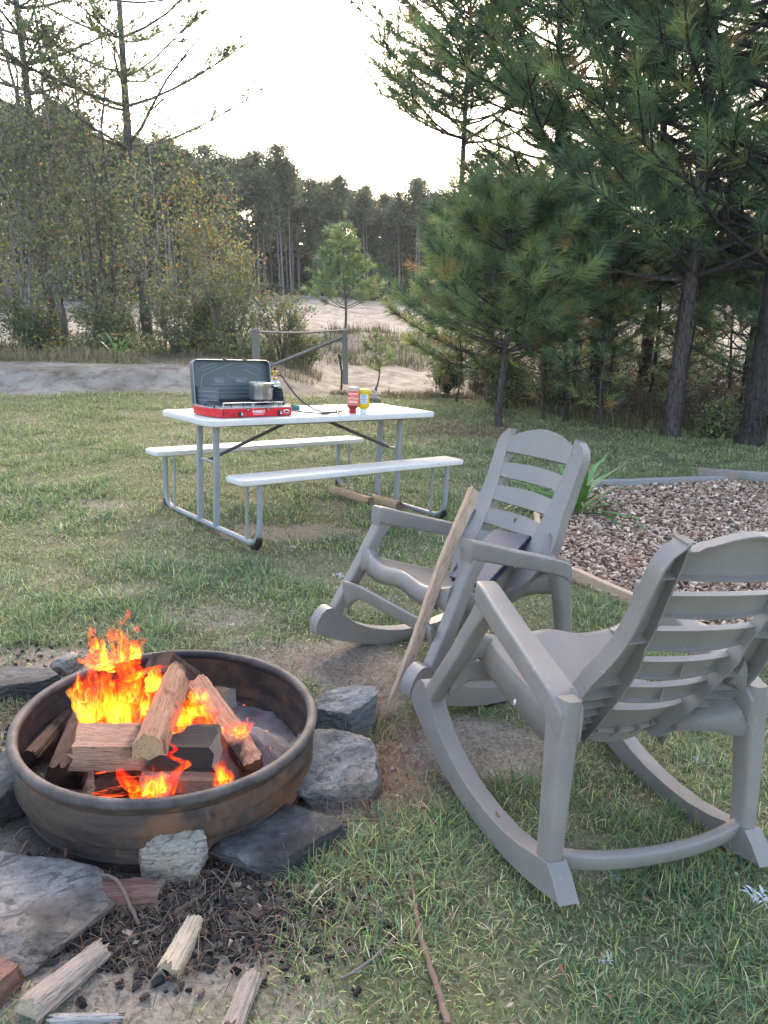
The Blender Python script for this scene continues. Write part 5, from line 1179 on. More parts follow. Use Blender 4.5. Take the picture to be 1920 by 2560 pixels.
def pine(name, label, loc, H_, r0, cb, spread, seed, nb=5, wh=.42, lean=(0, 0), L=.17, W=.0048, npt=30, sub=5, bark='bark', group=None, cat='pine tree', pal=NP, pr=(3, 4, 3, 3, 1.2, .25), prof=None, tuftstep=.16, updroop=.25, dead=0, azf=None, twist=0, rot=0):
    rg = random.Random(seed); r = np.random.default_rng(seed); A = Acc(); TB, TD = [], []
    tp = [Vector((lean[0] * t * H_ + .04 * math.sin(t * 7 + seed), lean[1] * t * H_ + .04 * math.cos(t * 6 + seed), t * H_)) for t in np.linspace(0, 1, 14)]
    A.tube([Vector((0, 0, -.15))] + [tp[0] + Vector((0, 0, .05))] + tp[1:], [r0 * 1.35, r0 * 1.12] + [r0 * (1 - .88 * t) for t in np.linspace(0, 1, 14)[1:]], 9)
    def tr(z): t = z / H_ * 13; i = min(12, int(t)); return tp[i].lerp(tp[i + 1], t - i)
    z = cb; a0 = rg.random() * 6
    while z < H_ - .1:
        f = (z - cb) / (H_ - cb); Ls = spread * ((prof(f)) if prof else (1 - f) ** .7 * (.6 + .4 * min(1, f * 5)) + .08)
        for k in range(nb):
            a = a0 + 2 * math.pi * k / nb + rg.uniform(-.35, .35)
            if azf and not azf(a % (2 * math.pi), z): continue
            ln = Ls * rg.uniform(.6, 1.1)
            if ln < .15: continue
            h = Vector((math.cos(a), math.sin(a), 0)); b = tr(z + rg.uniform(-.08, .08)); sl_ = rg.uniform(.05, .4) * updroop * 3; P = []
            for t in np.linspace(0, 1, 6):
                P.append(b + h * (ln * t) + Vector((-h.y, h.x, 0)) * (ln * .12 * math.sin(t * 4 + k) * t) + Vector((0, 0, ln * (sl_ * t + .28 * t * t * (1 if updroop > 0 else -1)))))
            rb = max(.006, r0 * .30 * (ln / max(spread, .1)) ** .8) * (1 - .35 * f); A.tube(P, [rb * (1 - .8 * t) + .002 for t in np.linspace(0, 1, 6)], 5)
            isdead = rg.random() < dead
            ends = [(P[-1], (P[-1] - P[-2]).normalized(), P, .35)]
            for s_ in range(sub if ln > .4 else 2):
                t = rg.uniform(.3, .98) * 5; i = min(4, int(t)); q = P[i].lerp(P[i + 1], t - i); d = (P[i + 1] - P[i]).normalized(); u, v = frame_of(d)
                sg = 1 if s_ % 2 else -1; dd = (d * .75 + u * sg * rg.uniform(.4, .9) + Vector((0, 0, rg.uniform(-.05, .45)))).normalized(); sl2 = ln * rg.uniform(.16, .42)
                Q = [q, q + dd * sl2 * .5 + Vector((0, 0, .02)), q + dd * sl2 + Vector((0, 0, .10 * sl2))]; A.tube(Q, [rb * .35 + .0015, rb * .25 + .0015, .002], 4); ends.append((Q[-1], (Q[2] - Q[1]).normalized(), Q, .0))
            if isdead: continue
            for e, d, Q, _ in ends:
                TB.append(tuple(e)); TD.append(tuple(d)); acc = 0; tot = sum((Q[j + 1] - Q[j]).length for j in range(len(Q) - 1)); lim = tot * .6
                q = e; j = len(Q) - 1; dist = tuftstep
                while dist < lim and j > 0:
                    s = dist; jj = len(Q) - 1
                    while jj > 0 and s > (Q[jj] - Q[jj - 1]).length: s -= (Q[jj] - Q[jj - 1]).length; jj -= 1
                    if jj <= 0: break
                    pp = Q[jj].lerp(Q[jj - 1], s / (Q[jj] - Q[jj - 1]).length); d2 = (Q[jj] - Q[jj - 1]).normalized(); TB.append(tuple(pp)); TD.append(tuple(d2)); dist += tuftstep * rg.uniform(.8, 1.4)
        z += wh * rg.uniform(.75, 1.2); a0 += 1.1
    TB.append(tuple(tp[-1])); TD.append((0, 0, 1))
    V, F, C = tufts(np.array(TB), np.array(TD), npt, L, W, r, pal, pr, .22, 1.05, .11)
    t = empty(name, (loc[0], loc[1], gzf(loc[0], loc[1])), (0, 0, rot), label, cat, group)
    np_mesh('trunk', A.V, A.F, M[bark], t, smooth=True); np_mesh('crown', V, F, M['needle'], t, col=C); return t
def branchy(A, rg, b, d, ln, r0, depth, tips, kids=4, wob=.25, up=.25, nmin=4):
    P = [b]; q = b.copy(); dd = d.normalized(); k = 5
    for i in range(k):
        dd = (dd + Vector((rg.uniform(-1, 1), rg.uniform(-1, 1), rg.uniform(-.6, 1) * 1.0)) * wob * .5 + Vector((0, 0, up * .12))).normalized(); q = q + dd * (ln / k); P.append(q.copy())
    A.tube(P, [r0 * (1 - .75 * i / k) + .0015 for i in range(k + 1)], 5 if r0 > .012 else 3)
    if depth == 0:
        for i in range(1, k + 1): tips.append((P[i], ln / k))
        return
    for i in range(kids):
        t = rg.uniform(.25, 1.0) * k; j = min(k - 1, int(t)); p = P[j].lerp(P[j + 1], t - j); base = (P[j + 1] - P[j]).normalized(); u, v = frame_of(base); a = rg.random() * 6.28
        nd = (base * .7 + (u * math.cos(a) + v * math.sin(a)) * .8).normalized(); branchy(A, rg, p, nd, ln * rg.uniform(.4, .65), r0 * .5, depth - 1, tips, kids, wob, up)
    tips.append((P[-1], ln / k))
LP = np.array([(.125, .165, .085), (.17, .20, .09), (.10, .135, .078), (.23, .24, .075), (.32, .24, .07), (.28, .15, .065), (.18, .10, .08), (.21, .28, .09)])
def leafy(name, label, loc, H_, r0, seed, stems=1, kids=5, depth=2, lean=(0, 0), leaf=.055, dens=6, pr=(4, 4, 3, 1.5, .6, .3, .1, .6), bark='midbark', group=None, cat='tree', first=.25, blen=.45, spread=.5, rot=0, scatter=.10, pal=LP, brs=9, upb=.3, leafn=None):
    rg = random.Random(seed); r = np.random.default_rng(seed); A = Acc(); tips = []
    for s in range(stems):
        a = rg.random() * 6.28; sp = Vector((math.cos(a), math.sin(a), 0)) * (spread * rg.uniform(.3, 1) if stems > 1 else 0); h_ = H_ * rg.uniform(.7, 1) if stems > 1 else H_
        P = [Vector((0, 0, -.1)) + sp * .08]
        for i in range(1, 11):
            t = i / 10; P.append(Vector((lean[0] * h_ * t, lean[1] * h_ * t, h_ * t)) + sp * (t * h_ * .35) + Vector((rg.uniform(-1, 1), rg.uniform(-1, 1), 0)) * .025 * h_ * .35)
        A.tube(P, [r0 * (1 - .85 * i / 10) + .003 for i in range(11)], 7)
        for b in range(brs):
            t = first + (1 - first) * ((b + rg.random()) / brs); j = min(9, int(t * 10)); p = P[j].lerp(P[j + 1], t * 10 - j); a = rg.random() * 6.28; ln = H_ * blen * (1.05 - t * .75) * rg.uniform(.6, 1.1)
            branchy(A, rg, p, Vector((math.cos(a), math.sin(a), upb + rg.uniform(0, .5))), ln, max(.004, r0 * .45 * (1.1 - t)), depth - 1, tips, kids)
    T = np.array([tuple(p) for p, _ in tips]); n = len(T) * dens; B = np.repeat(T, dens, 0) + r.normal(0, scatter, (len(T) * dens, 3))
    patch = fbm(B[:, 0] + B[:, 2] * .7, B[:, 1] + B[:, 2], 1.3, seed, 2); k = r.random(n) < (.30 + 1.3 * ss(.35, .65, patch)); B = B[k]; patch = patch[k]; n = len(B)
    u = r.normal(0, 1, (n, 3)); u /= np.linalg.norm(u, axis=1)[:, None]; v = np.cross(u, r.normal(0, 1, (n, 3))); v /= np.linalg.norm(v, axis=1)[:, None]; s_ = (leaf * r.uniform(.5, 1.2, n))[:, None]
    V = np.stack([B - u * s_ * .5, B + v * s_ * .3, B + u * s_ * .5, B - v * s_ * .3], 1).reshape(-1, 3); F = np.arange(n * 4).reshape(n, 4)
    c = pal[r.choice(len(pal), n, p=np.array(pr, float) / sum(pr))] * r.uniform(.65, 1.35, (n, 1)); C = np.repeat(c, 4, 0)
    t = empty(name, (loc[0], loc[1], gzf(loc[0], loc[1])), (0, 0, rot), label, cat, group)
    np_mesh('trunk' if cat == 'tree' else 'stems', A.V, A.F, M[bark], t, smooth=True); np_mesh('crown' if cat == 'tree' else 'foliage', V, F, M['leaf'], t, col=C); return t
PR = 'pines right of the clearing'
# --- right hand group
big = lambda f: .95 if f < .6 else 1.5 - f * .92
pine('pine_tree', 'small young pine with a thin trunk standing on the lawn behind the chair', (1.56, 10.2), 3.0, .052, 1.05, 1.45, 11, 6, .22, (.0, 0), .22, .0048, 40, 7, 'bark', PR, prof=lambda f: (1 - f) ** .5 * .95 + .1, tuftstep=.12, pr=(2, 4, 4, 2, 3, .5))
pine('pine_tree', 'big pine with a straight furrowed trunk right of the young pine', (3.75, 9.9), 8.2, .115, 2.0, 2.7, 12, 5, .36, (-.002, -.0), .24, .0056, 46, 7, 'bark', PR, prof=big, tuftstep=.165, updroop=.18, dead=.12)
pine('pine_tree', 'big dark thick pine trunk at the right picture edge', (4.55, 9.45), 8.0, .165, 2.1, 2.4, 13, 5, .38, (.01, .0), .24, .0056, 46, 7, 'barkdk', PR, prof=big, dead=.18, tuftstep=.165)
pine('pine_tree', 'dense pine behind and left of the straight furrowed trunk', (3.3, 12.2), 7.6, .13, 1.5, 2.45, 14, 5, .34, (.0, .0), .23, .0070, 30, 7, 'barkdk', PR, prof=big, dead=.15, tuftstep=.165)
pine('pine_tree', 'tall pine with a long bare trunk at the left of the group', (1.52, 16.0), 9.4, .085, 4.6, 2.1, 15, 7, .30, (.004, 0), .25, .012, 26, 7, 'bark', PR, prof=big, dead=.1)
pine('pine_tree', 'yellowish green pine between the young pine and the bare trunk', (1.75, 12.6), 3.9, .06, .5, 1.45, 16, 6, .24, (0, 0), .21, .0085, 30, 6, 'bark', PR, prof=lambda f: (1 - f) ** .7 + .05, tuftstep=.13, pr=(1, 2, 3, 1, 4, 1.2))
pine('pine_tree', 'pine with an upper crown reaching out left over the young pine', (2.75, 12.9), 8.6, .10, 2.2, 2.5, 18, 5, .38, (-.02, .02), .24, .0070, 30, 7, 'bark', PR, prof=big, dead=.12, tuftstep=.165)
pine('pine_tree', 'pine crown filling the gap behind the dense pines', (4.4, 13.2), 7.5, .12, 1.5, 2.5, 19, 5, .38, (.0, .0), .24, .0080, 28, 6, 'barkdk', PR, prof=big, dead=.15, tuftstep=.2)
pine('pine_tree', 'bushy pine at the far right behind the dark thick trunk', (6.2, 11.5), 7.5, .13, 1.4, 2.6, 20, 5, .36, (.0, .0), .24, .0075, 28, 7, 'barkdk', PR, prof=big, dead=.15, tuftstep=.2)
for i, (x, y, h, r0, lab) in enumerate(((2.25, 11.0, 2.6, .022, 'thin pine sapling just right of the young pine trunk'), (2.95, 10.4, 2.4, .022, 'thin pine sapling midway between the young pine and the furrowed trunk'), (4.15, 10.6, 3.4, .022, 'spindly pine sapling between the two big trunks'),
                                        (1.2, 12.4, 1.6, .018, 'knee high pine sapling left of the young pine'), (3.35, 11.6, 2.8, .025, 'thin pine sapling in shade left of the furrowed trunk'), (4.95, 11.2, 3.0, .025, 'thin sapling behind the dark thick trunk'))):
    pine('pine_sapling', lab, (x, y), h, r0, .35, .65, 40 + i, 4, .20, (0, 0), .17, .0065, 20, 3, 'bark', 'pine saplings under the big pines', 'sapling', dead=.35, tuftstep=.18, pr=(2, 2, 2, 3, 2, 1.5))
for i, (x, y, h, r0, sp2, lab) in enumerate(((2.55, 10.9, 3.3, .035, 1.25, 'young bushy pine filling the gap right of the small lawn pine'), (3.1, 12.6, 4.2, .05, 1.5, 'mid sized pine low in the shade between the trunks'), (5.1, 10.9, 3.8, .04, 1.3, 'mid sized pine just behind the two big trunks'),
                                        (5.9, 12.6, 4.2, .05, 1.5, 'mid sized pine in the back of the right hand group'), (4.1, 11.9, 3.6, .04, 1.35, 'mid sized pine seen between the two big trunks'), (2.0, 13.6, 3.4, .04, 1.2, 'mid sized pine behind the yellowish one'))):
    pine('pine_tree', lab, (x, y), h, r0, .75, sp2, 140 + i, 5, .28, (0, 0), .20, .0070, 28, 5, 'barkdk', PR, prof=lambda f: (1 - f) ** .5 * .9 + .12, tuftstep=.16, pr=(3, 3, 2, 4, 1, .5), dead=.08)
# --- undergrowth and small bushes on the right
def bush(lab, x, y, H_, seed, pr, leaf=.05, dens=6, st=7, sp=.8, grp='bushes', brk='midbark', name='bush', **k):
    return leafy(name, lab, (x, y), H_, .012, seed, st, 4, 2, (0, 0), leaf, dens, pr, brk, grp, 'bush', .08, .5, sp, 0, .07, brs=6, **k)
UG = 'bushes under the pines'
for i, (x, y, h, lab) in enumerate(((1.9, 12.0, .75, 'low dull green bush behind the young pine'), (2.7, 11.9, .7, 'low brownish bush in the shade behind the thin saplings'), (3.5, 12.2, .8, 'dark low bush left of the furrowed trunk'), (4.5, 12.0, .85, 'low bush between the big trunks'),
                                    (5.6, 11.2, .9, 'olive bush right behind the dark thick trunk'), (6.8, 10.8, .9, 'olive bush at the right picture edge'), (1.1, 13.4, .6, 'scrubby brown bush at the left end of the pine shade'), (4.3, 9.9, .4, 'little green bush at the foot of the furrowed trunk'))):
    bush(lab, x, y, h, 60 + i, (3, 3, 4, 1, .4, .4, .8, 1), .05, 3, 12, 1.5, UG, 'barkdk')
# --- pine sapling by the wooden frame and young pine farther back
pine('pine_sapling', 'small bright pine sapling just right of the wooden frame', (-.12, 13.9), 1.02, .018, .38, .42, 81, 4, .16, (0, 0), .13, .007, 22, 2, 'midbark', None, 'sapling', pr=(1, 2, 4, 1, 4, 0), tuftstep=.12)
q = aty(745, 700, 24.0); pine('pine_sapling', 'soft green young pine standing alone on the clearing behind the frame', (q.x, 24.0), 3.3, .045, .7, 1.15, 82, 6, .26, (0, 0), .22, .013, 22, 4, 'midbark', None, 'sapling', pr=(2, 3, 4, 1, 1, 0), prof=lambda f: (1 - f) ** .9 + .05)
# --- left hand tall trees
TL = 'tall trees left of the clearing'
pine('pine_tree', 'tall slender pine with long side branches reaching right over the clearing', (-5.15, 17.2), 9.6, .14, 4.1, 3.4, 21, 4, .62, (-.012, 0), .20, .0115, 26, 8, 'midbark', TL, prof=lambda f: 1.0 - .65 * f, dead=.15, tuftstep=.16, updroop=.30)
pine('pine_tree', 'tall slender pine at the left picture edge', (-7.25, 17.5), 10.0, .15, 4.6, 2.4, 22, 4, .55, (-.02, 0), .18, .010, 22, 7, 'midbark', TL, prof=lambda f: 1.0 - .6 * f, dead=.3, tuftstep=.22)
sp_ = (4, 4, 5, 1.2, .35, .3, .3, .6)
leafy('leafy_tree', 'thin leaved tree with forked pale trunks below the left tall pine', (-6.7, 16.6), 7.6, .07, 31, 3, 4, 3, (-.02, 0), .08, 2, sp_, 'palebark', TL, 'tree', .30, .34, .30, brs=13, scatter=.16)
leafy('leafy_tree', 'thin tree with reddish and green leaves beside the long branched pine', (-5.6, 16.4), 7.8, .05, 32, 2, 4, 3, (.0, 0), .075, 2, (4, 4, 4, 1.6, .8, 1, .8, .3), 'midbark', TL, 'tree', .38, .34, .25, brs=11, scatter=.16)
leafy('leafy_tree', 'pale slim trunk tree right of the long branched pine', (-4.35, 15.6), 3.9, .035, 33, 1, 4, 3, (.0, 0), .075, 2, (4, 4, 4, 2, .8, .5, .2, 1), 'palebark', TL, 'tree', .25, .40, .2, brs=12, scatter=.14)
leafy('leafy_tree', 'small tree with yellow and orange leaves at the right end of the thicket', (-3.35, 15.8), 3.3, .03, 34, 2, 4, 3, (.03, 0), .065, 3, (2, 2, 2, 2, 2.2, 1.6, .5, 1), 'palebark', TL, 'tree', .22, .42, .4, brs=11, scatter=.13)
leafy('leafy_tree', 'leaning many stemmed pale tree at the left of the thicket', (-7.3, 16.2), 4.4, .045, 35, 4, 4, 3, (-.05, 0), .08, 2, sp_, 'palebark', TL, 'tree', .2, .36, .7, brs=8, scatter=.15)
leafy('leafy_tree', 'olive leaved small tree in the middle of the thicket', (-5.7, 15.9), 3.9, .04, 36, 3, 4, 3, (0, 0), .08, 2, sp_, 'midbark', TL, 'tree', .15, .40, .5, brs=9, scatter=.15)
leafy('leafy_tree', 'yellow green leaved small tree by the left picture edge', (-8.3, 16.6), 4.2, .045, 37, 3, 4, 3, (0, 0), .08, 2, (3, 4, 2, 4, .8, .3, .1, 2), 'midbark', TL, 'tree', .15, .40, .5, brs=9, scatter=.15)
TH = 'bushes of the thicket on the left'
tl = [(-8.3, 15.6, 1.5, 'dark green bush at the left picture edge'), (-7.4, 15.2, 1.0, 'low leafy bush on the grass strip far left'), (-6.6, 15.3, .9, 'low bush left of the small spiky plant'), (-5.8, 15.1, .8, 'low bush behind the small spiky plant'),
      (-5.0, 15.2, 1.0, 'green bush behind the stove lid, on the left'), (-4.3, 15.1, 1.0, 'green bush just left of the pale slim trunk foot'), (-3.6, 15.1, 1.2, 'brown green bush right of the pale slim trunk'), (-2.95, 15.3, 1.3, 'bush with dull leaves left of the wooden frame'),
      (-2.2, 15.6, 1.75, 'rounded dark green bush directly above the wooden frame'), (-7.9, 17.3, 1.9, 'tall olive bush behind the left edge'), (-6.3, 17.6, 1.5, 'tall dull green bush behind the forked trunks'), (-5.2, 17.0, 1.7, 'tall green bush behind the long branched pine'),
      (-4.2, 17.2, 1.5, 'tall bush behind the pale slim trunk'), (-3.2, 17.0, 1.7, 'tall brownish bush behind the yellow leaved tree'), (-1.6, 15.0, .8, 'sparse grey green bush inside the wooden frame')]
for i, (x, y, h, lab) in enumerate(tl):
    x += .35 * math.sin(i * 2.7); y += .9 * math.sin(i * 1.9) ** 2; h *= (.72, 1.15, .9, 1.3)[i % 4]
    bush(lab, x, y, h, 200 + i, [(4, 3, 5, 1, .1, .1, 0, 2), (4, 4, 5, 1, .3, .2, .2, 1), (3, 3, 4, 1.5, .6, .4, .4, .5)][i % 3], .06, 3, 9, 1.7, TH, 'midbark')
# --- weeds and dry grass: banks and clearing
def weed_blades(n, fx_, h0, h1, wd, pal, pr, lean=.45):
    x, y = fx_(n); n = len(x); h = rng.uniform(h0, h1, n); cl = fbm(x, y, 1.6, 91, 3); k = rng.random(n) < (.15 + 1.3 * ss(.40, .62, cl)); x, y, h, cl = x[k], y[k], h[k], cl[k]; n = len(x)
    return blades(x, y, gz(x, y) - .01, h * (.5 + .9 * ss(.4, .7, cl)), np.full(n, wd), rng.random(n) * 6.28, np.abs(rng.normal(lean, .25, n)), pick(pr, n, pal), 2)
WP = np.array([(.16, .15, .075), (.22, .19, .11), (.11, .125, .055), (.28, .23, .14), (.18, .12, .08), (.075, .10, .045)])
U = lambda a, b, c, d: (lambda n: (rng.uniform(a, b, n), rng.uniform(c, d, n)))
wz = merge([weed_blades(9000, U(-10, -1.2, 13.2, 15.4), .05, .22, .012, WP, (3, 4, 2, 4, 2, 1)), weed_blades(16000, U(-1.6, 8, 17.6, 25), .08, .34, .018, WP, (3, 2, 5, 1, 1.5, 4)),
            weed_blades(7000, lambda n: (lambda x: (x, lawn_edge(x) + rng.normal(.55, .3, n)))(rng.uniform(-.9, 2.0, n)), .04, .16, .009, WP, (2, 2, 2, 2, 5, 1)),
            weed_blades(5000, lambda n: (lambda x: (x, lawn_edge(x) + rng.normal(.2, .25, n)))(rng.uniform(1.8, 6.5, n)), .08, .26, .009, WP, (3, 2, 4, 1, 1, 3)),
            weed_blades(5000, U(-11, -1.5, 15.2, 18), .15, .5, .02, WP, (2, 1, 4, 1, 2, 5), .6)])
tag(np_mesh('weeds', wz[0], wz[1], M['grass'], col=wz[2]), 'dry weeds and rough grass on the banks beyond the lawn', 'weeds', kind='stuff')
def fxu(n):
    x = rng.uniform(1.6, 8, n); y = rng.uniform(10.4, 15.5, n); k = y > lawn_edge(x) + .3; return x[k], y[k]
def stemz(n, hh, wd, pal, pr, lo, hi):
    x, y = fxu(n); n = len(x); cl = fbm(x, y, 1.3, 97, 3); k = rng.random(n) < .2 + ss(.4, .6, cl); x, y = x[k], y[k]; n = len(x)
    return blades(x, y, gz(x, y) - .01, hh * rng.uniform(.3, 1.3, n), np.full(n, wd), rng.random(n) * 6.28, rng.uniform(lo, hi, n), pick(pr, n, pal), 3)
x, y = fxu(42000); n_ = len(x); cl = fbm(x, y, 1.1, 98, 3); k = rng.random(n_) < .15 + 1.1 * ss(.42, .6, cl); x, y = x[k], y[k]; n_ = len(x)
z = gz(x, y) + rng.random(n_) ** 1.6 * .75; u = rng.normal(0, 1, (n_, 3)); u /= np.linalg.norm(u, axis=1)[:, None]; v = np.cross(u, rng.normal(0, 1, (n_, 3))); v /= np.linalg.norm(v, axis=1)[:, None]
B = np.stack([x, y, z], -1); s_ = rng.uniform(.02, .055, n_)[:, None]; Vl = np.stack([B - u * s_ * .5, B + v * s_ * .35, B + u * s_ * .5, B - v * s_ * .35], 1).reshape(-1, 3)
q4 = np.arange(n_ * 4).reshape(-1, 4); q3 = np.concatenate([q4[:, [0, 1, 2]], q4[:, [0, 2, 3]]])
UP = np.array([(.10, .075, .05), (.06, .045, .035), (.15, .10, .07), (.09, .10, .05), (.12, .14, .06)])
uz = merge([stemz(16000, .65, .008, UP, (3, 4, 3, 1, 0), .05, .7), stemz(9000, .25, .006, UP, (4, 2, 4, 1, 1), .9, 1.5), (Vl, q3, np.repeat(pick((2.5, 2.5, 2, 2.5, 2), n_, UP), 4, 0))])
tag(np_mesh('brushwood', uz[0], uz[1], M['straw'], col=uz[2]), 'tangled brown twigs and low growth in the shade under the pines', 'undergrowth', kind='stuff')
# ground cover leaves on the left strip
n_ = 16000; x = rng.uniform(-11, -2.2, n_); y = rng.uniform(14.6, 16.6, n_); k = rng.random(n_) < .1 + 1.3 * ss(.42, .6, fbm(x, y, 1.2, 95, 3)); x, y = x[k], y[k]; n_ = len(x)
z = gz(x, y) + rng.random(n_) ** 1.5 * .42; u = rng.normal(0, 1, (n_, 3)); u[:, 2] *= .4; u /= np.linalg.norm(u, axis=1)[:, None]; v = np.cross(u, rng.normal(0, 1, (n_, 3))); v /= np.linalg.norm(v, axis=1)[:, None]
B = np.stack([x, y, z], -1); s_ = rng.uniform(.04, .09, n_)[:, None]; V = np.stack([B - u * s_ * .5, B + v * s_ * .35, B + u * s_ * .5, B - v * s_ * .35], 1).reshape(-1, 3)
tag(np_mesh('undergrowth', V, np.arange(n_ * 4).reshape(-1, 4), M['leaf'], col=np.repeat(pick((4, 4, 3, 1.5, .5, .4, .3, 2.5), n_, LP) * 1.1, 4, 0)), 'low leafy undergrowth along the foot of the left thicket', 'undergrowth', kind='stuff')
# --- far forest of thin pines
FP = np.array([(.085, .115, .065), (.105, .135, .070), (.13, .155, .075), (.075, .095, .065), (.17, .165, .07), (.22, .17, .07)])  # needle tones lifted, putting distance haze into the colour
def far_pine(name, label, seed, H_, crown0, cr, r0, group, bark='midbark', needles=2600, leafs=.17):
    rg = random.Random(seed); r = np.random.default_rng(seed); A = Acc()
    tp = [Vector((.06 * math.sin(t * 5 + seed) * H_ * .05, .05 * math.cos(t * 4 + seed), t * H_)) for t in np.linspace(0, 1, 8)]
    A.tube([Vector((0, 0, -.3))] + tp[1:], [r0 * 1.1] + [r0 * (1 - .85 * t) for t in np.linspace(0, 1, 8)[1:]], 5); cl = []
    for k in range(34):
        f = rg.random() ** .8; z = H_ * (crown0 + (1 - crown0) * f); a = rg.random() * 6.28; rr_ = cr * (1 - f * .75) * rg.uniform(.25, 1); b = Vector((tp[-1].x * 0, 0, z - rr_ * .35)); e = Vector((math.cos(a) * rr_, math.sin(a) * rr_, z))
        A.tube([b, e], [r0 * .22, r0 * .06], 3); cl.append(tuple(e))
    for k in range(7):
        z = H_ * rg.uniform(.2, crown0); a = rg.random() * 6.28; rr_ = rg.uniform(.3, .8); A.tube([Vector((0, 0, z)), Vector((math.cos(a) * rr_, math.sin(a) * rr_, z + .15))], [r0 * .15, r0 * .05], 3)
    cl.append((0, 0, H_)); c = np.array(cl); n = needles; i = r.integers(0, len(c), n); B = c[i] + r.normal(0, 1, (n, 3)) * np.array([.30, .30, .20]) * (.8 + .3 * cr)
    u = r.normal(0, 1, (n, 3)); u /= np.linalg.norm(u, axis=1)[:, None]; v = np.cross(u, r.normal(0, 1, (n, 3))); v /= np.linalg.norm(v, axis=1)[:, None]; s_ = (leafs * r.uniform(.6, 1.3, n))[:, None]
    V = np.stack([B - u * s_, B + v * s_ * .22, B + u * s_, B - v * s_ * .22], 1).reshape(-1, 3); cc_ = FP[r.choice(6, n, p=np.array([3, 3, 2.5, 2.5, 1.2, .3]) / 12.5)] * r.uniform(.7, 1.3, (n, 1))
    t = empty(name, (0, 0, 0), (0, 0, 0), label, 'pine tree', group); np_mesh('trunk', A.V, A.F, M[bark], t, smooth=True); np_mesh('crown', V, np.arange(n * 4).reshape(-1, 4), M['leaf'], t, col=np.repeat(cc_, 4, 0)); return t
FG = 'thin pines of the forest edge behind the clearing'; FL_ = 'one of many look-alike thin pines in the forest edge behind the clearing'
protos = [far_pine('forest_pine', FL_, 300 + i, h, c0, cr, r0, FG, bk) for i, (h, c0, cr, r0, bk) in enumerate(((8.6, .62, 1.2, .085, 'palebark'), (9.2, .68, 1.1, .08, 'palebark'), (8.0, .60, 1.3, .08, 'midbark'), (7.2, .50, 1.4, .07, 'midbark'), (9.0, .70, 1.0, .07, 'palebark')))]
used = set(); rf = random.Random(5); cnt = 0
def forest_front(x): return 30 + 1.02 * (x + 22) if x < 0 else 52.4 + .15 * x
xs3 = []
for row in range(5):
    x = -30.0
    while x < 15:
        yb = forest_front(x); xs3.append((x + rf.uniform(-.5, .5), yb + row * 1.7 + rf.uniform(-.8, .8), row)); x += (.80 if yb < 45 else .95) * rf.uniform(.7, 1.3) * (1 + .12 * row) * (1.0 if x < 12 else 1.6)
vis_ = [q for q in xs3 if abs(q[0]) < q[1] * .60 + 1.5]
rf.shuffle(vis_); vis_ = vis_[:290]
for x, y, row in vis_:
    i = rf.randrange(5); o = protos[i] if i not in used else copy_tree(protos[i]); used.add(i)
    s = rf.uniform(.72, .85) * (1.18 if x < -14 else 1.05 if x < -5 else .97); o.location = (x, y, gzf(x, y) - .05); o.scale = (s * 1.05, s * 1.05, s); o.rotation_euler = (rf.uniform(-.02, .02), rf.uniform(-.02, .02), rf.random() * 6.28)
for i in range(5):
    if i not in used: protos[i].location = (-20 + i * 3, 60, gzf(-20 + i * 3, 60))
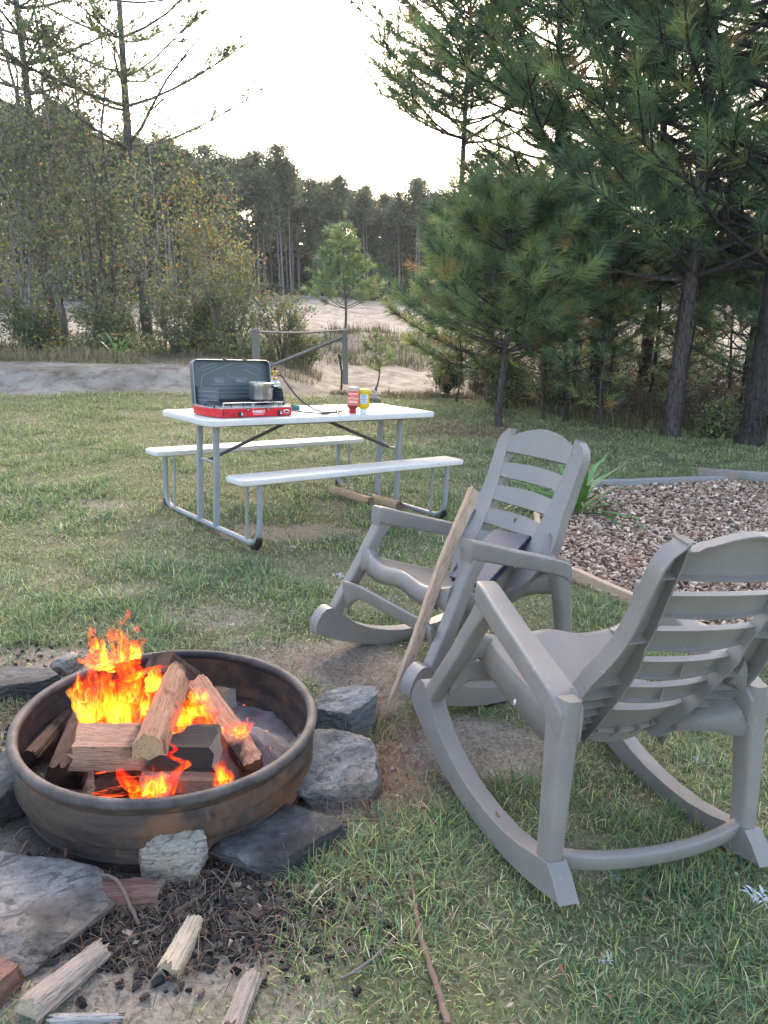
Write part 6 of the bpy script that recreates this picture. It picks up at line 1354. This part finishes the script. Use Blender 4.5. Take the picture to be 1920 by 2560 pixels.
# scrub at the foot of the forest and the dense wood behind, one mass each
n_ = 90000; x = rng.uniform(-36, 42, n_); fy = np.where(x < 0, 30 + 1.02 * (x + 22), 52.4 + .15 * x); dp = rng.uniform(0, 1, n_); y = fy + 8.5 + dp * 9
z = gz(x, y) + rng.uniform(0, 1, n_) ** 1.25 * (4.9 + .6 * np.sin(x * 1.1) * np.cos(x * .37) + .5 * np.sin(x * 3.1)); B = np.stack([x, y, z], -1)
n3 = 60000; x3 = rng.uniform(-40, 46, n3); fy3 = np.where(x3 < 0, 30 + 1.02 * (x3 + 22), 52.4 + .15 * x3); y3 = fy3 + rng.uniform(13, 19, n3); B = np.concatenate([B, np.stack([x3, y3, gz(x3, y3) + rng.uniform(-.2, 3.6, n3)], -1)]); B2n = 12000; x2 = rng.uniform(-34, 40, B2n); fy2 = np.where(x2 < 0, 30 + 1.02 * (x2 + 22), 52.4 + .15 * x2); y2 = fy2 + rng.uniform(-.8, 6, B2n); z2 = gz(x2, y2) + rng.random(B2n) ** 1.6 * 1.0 * (.3 + fbm(x2, y2, .5, 3)); B = np.concatenate([B, np.stack([x2, y2, z2], -1)]); n_ = len(B)
u = rng.normal(0, 1, (n_, 3)); u /= np.linalg.norm(u, axis=1)[:, None]; v = np.cross(u, rng.normal(0, 1, (n_, 3))); v /= np.linalg.norm(v, axis=1)[:, None]; s_ = rng.uniform(.14, .34, n_)[:, None]; s_[-B2n:] *= .5
V = np.stack([B - u * s_, B + v * s_ * .5, B + u * s_, B - v * s_ * .5], 1).reshape(-1, 3)
tag(np_mesh('forest', V, np.arange(n_ * 4).reshape(-1, 4), M['leaf'], col=np.repeat(pick((3, 3, 2, 4, .6, .2), n_, FP) * .8, 4, 0)), 'dense dark wood behind the thin pine trunks', 'forest', kind='stuff')
# ================================================================== HAZE
if HAZE:
    bm = bmesh.new(); box(bm, (0, 122, 13.5), (316, 270, 33)); me = bpy.data.meshes.new('haze'); bm.to_mesh(me); bm.free()
    hm = bpy.data.materials.new('haze_air'); hm.use_nodes = True; ht = hm.node_tree; ht.nodes.clear(); pv = ht.nodes.new('ShaderNodeVolumePrincipled'); pv.inputs['Density'].default_value = HAZE
    pv.inputs['Color'].default_value = (.93, .95, 1, 1); pv.inputs['Anisotropy'].default_value = .2; ho = ht.nodes.new('ShaderNodeOutputMaterial'); ht.links.new(pv.outputs[0], ho.inputs['Volume'])
    tag(link('haze', me, hm), 'thin evening haze over the clearing and the forest edge', 'haze', kind='stuff')
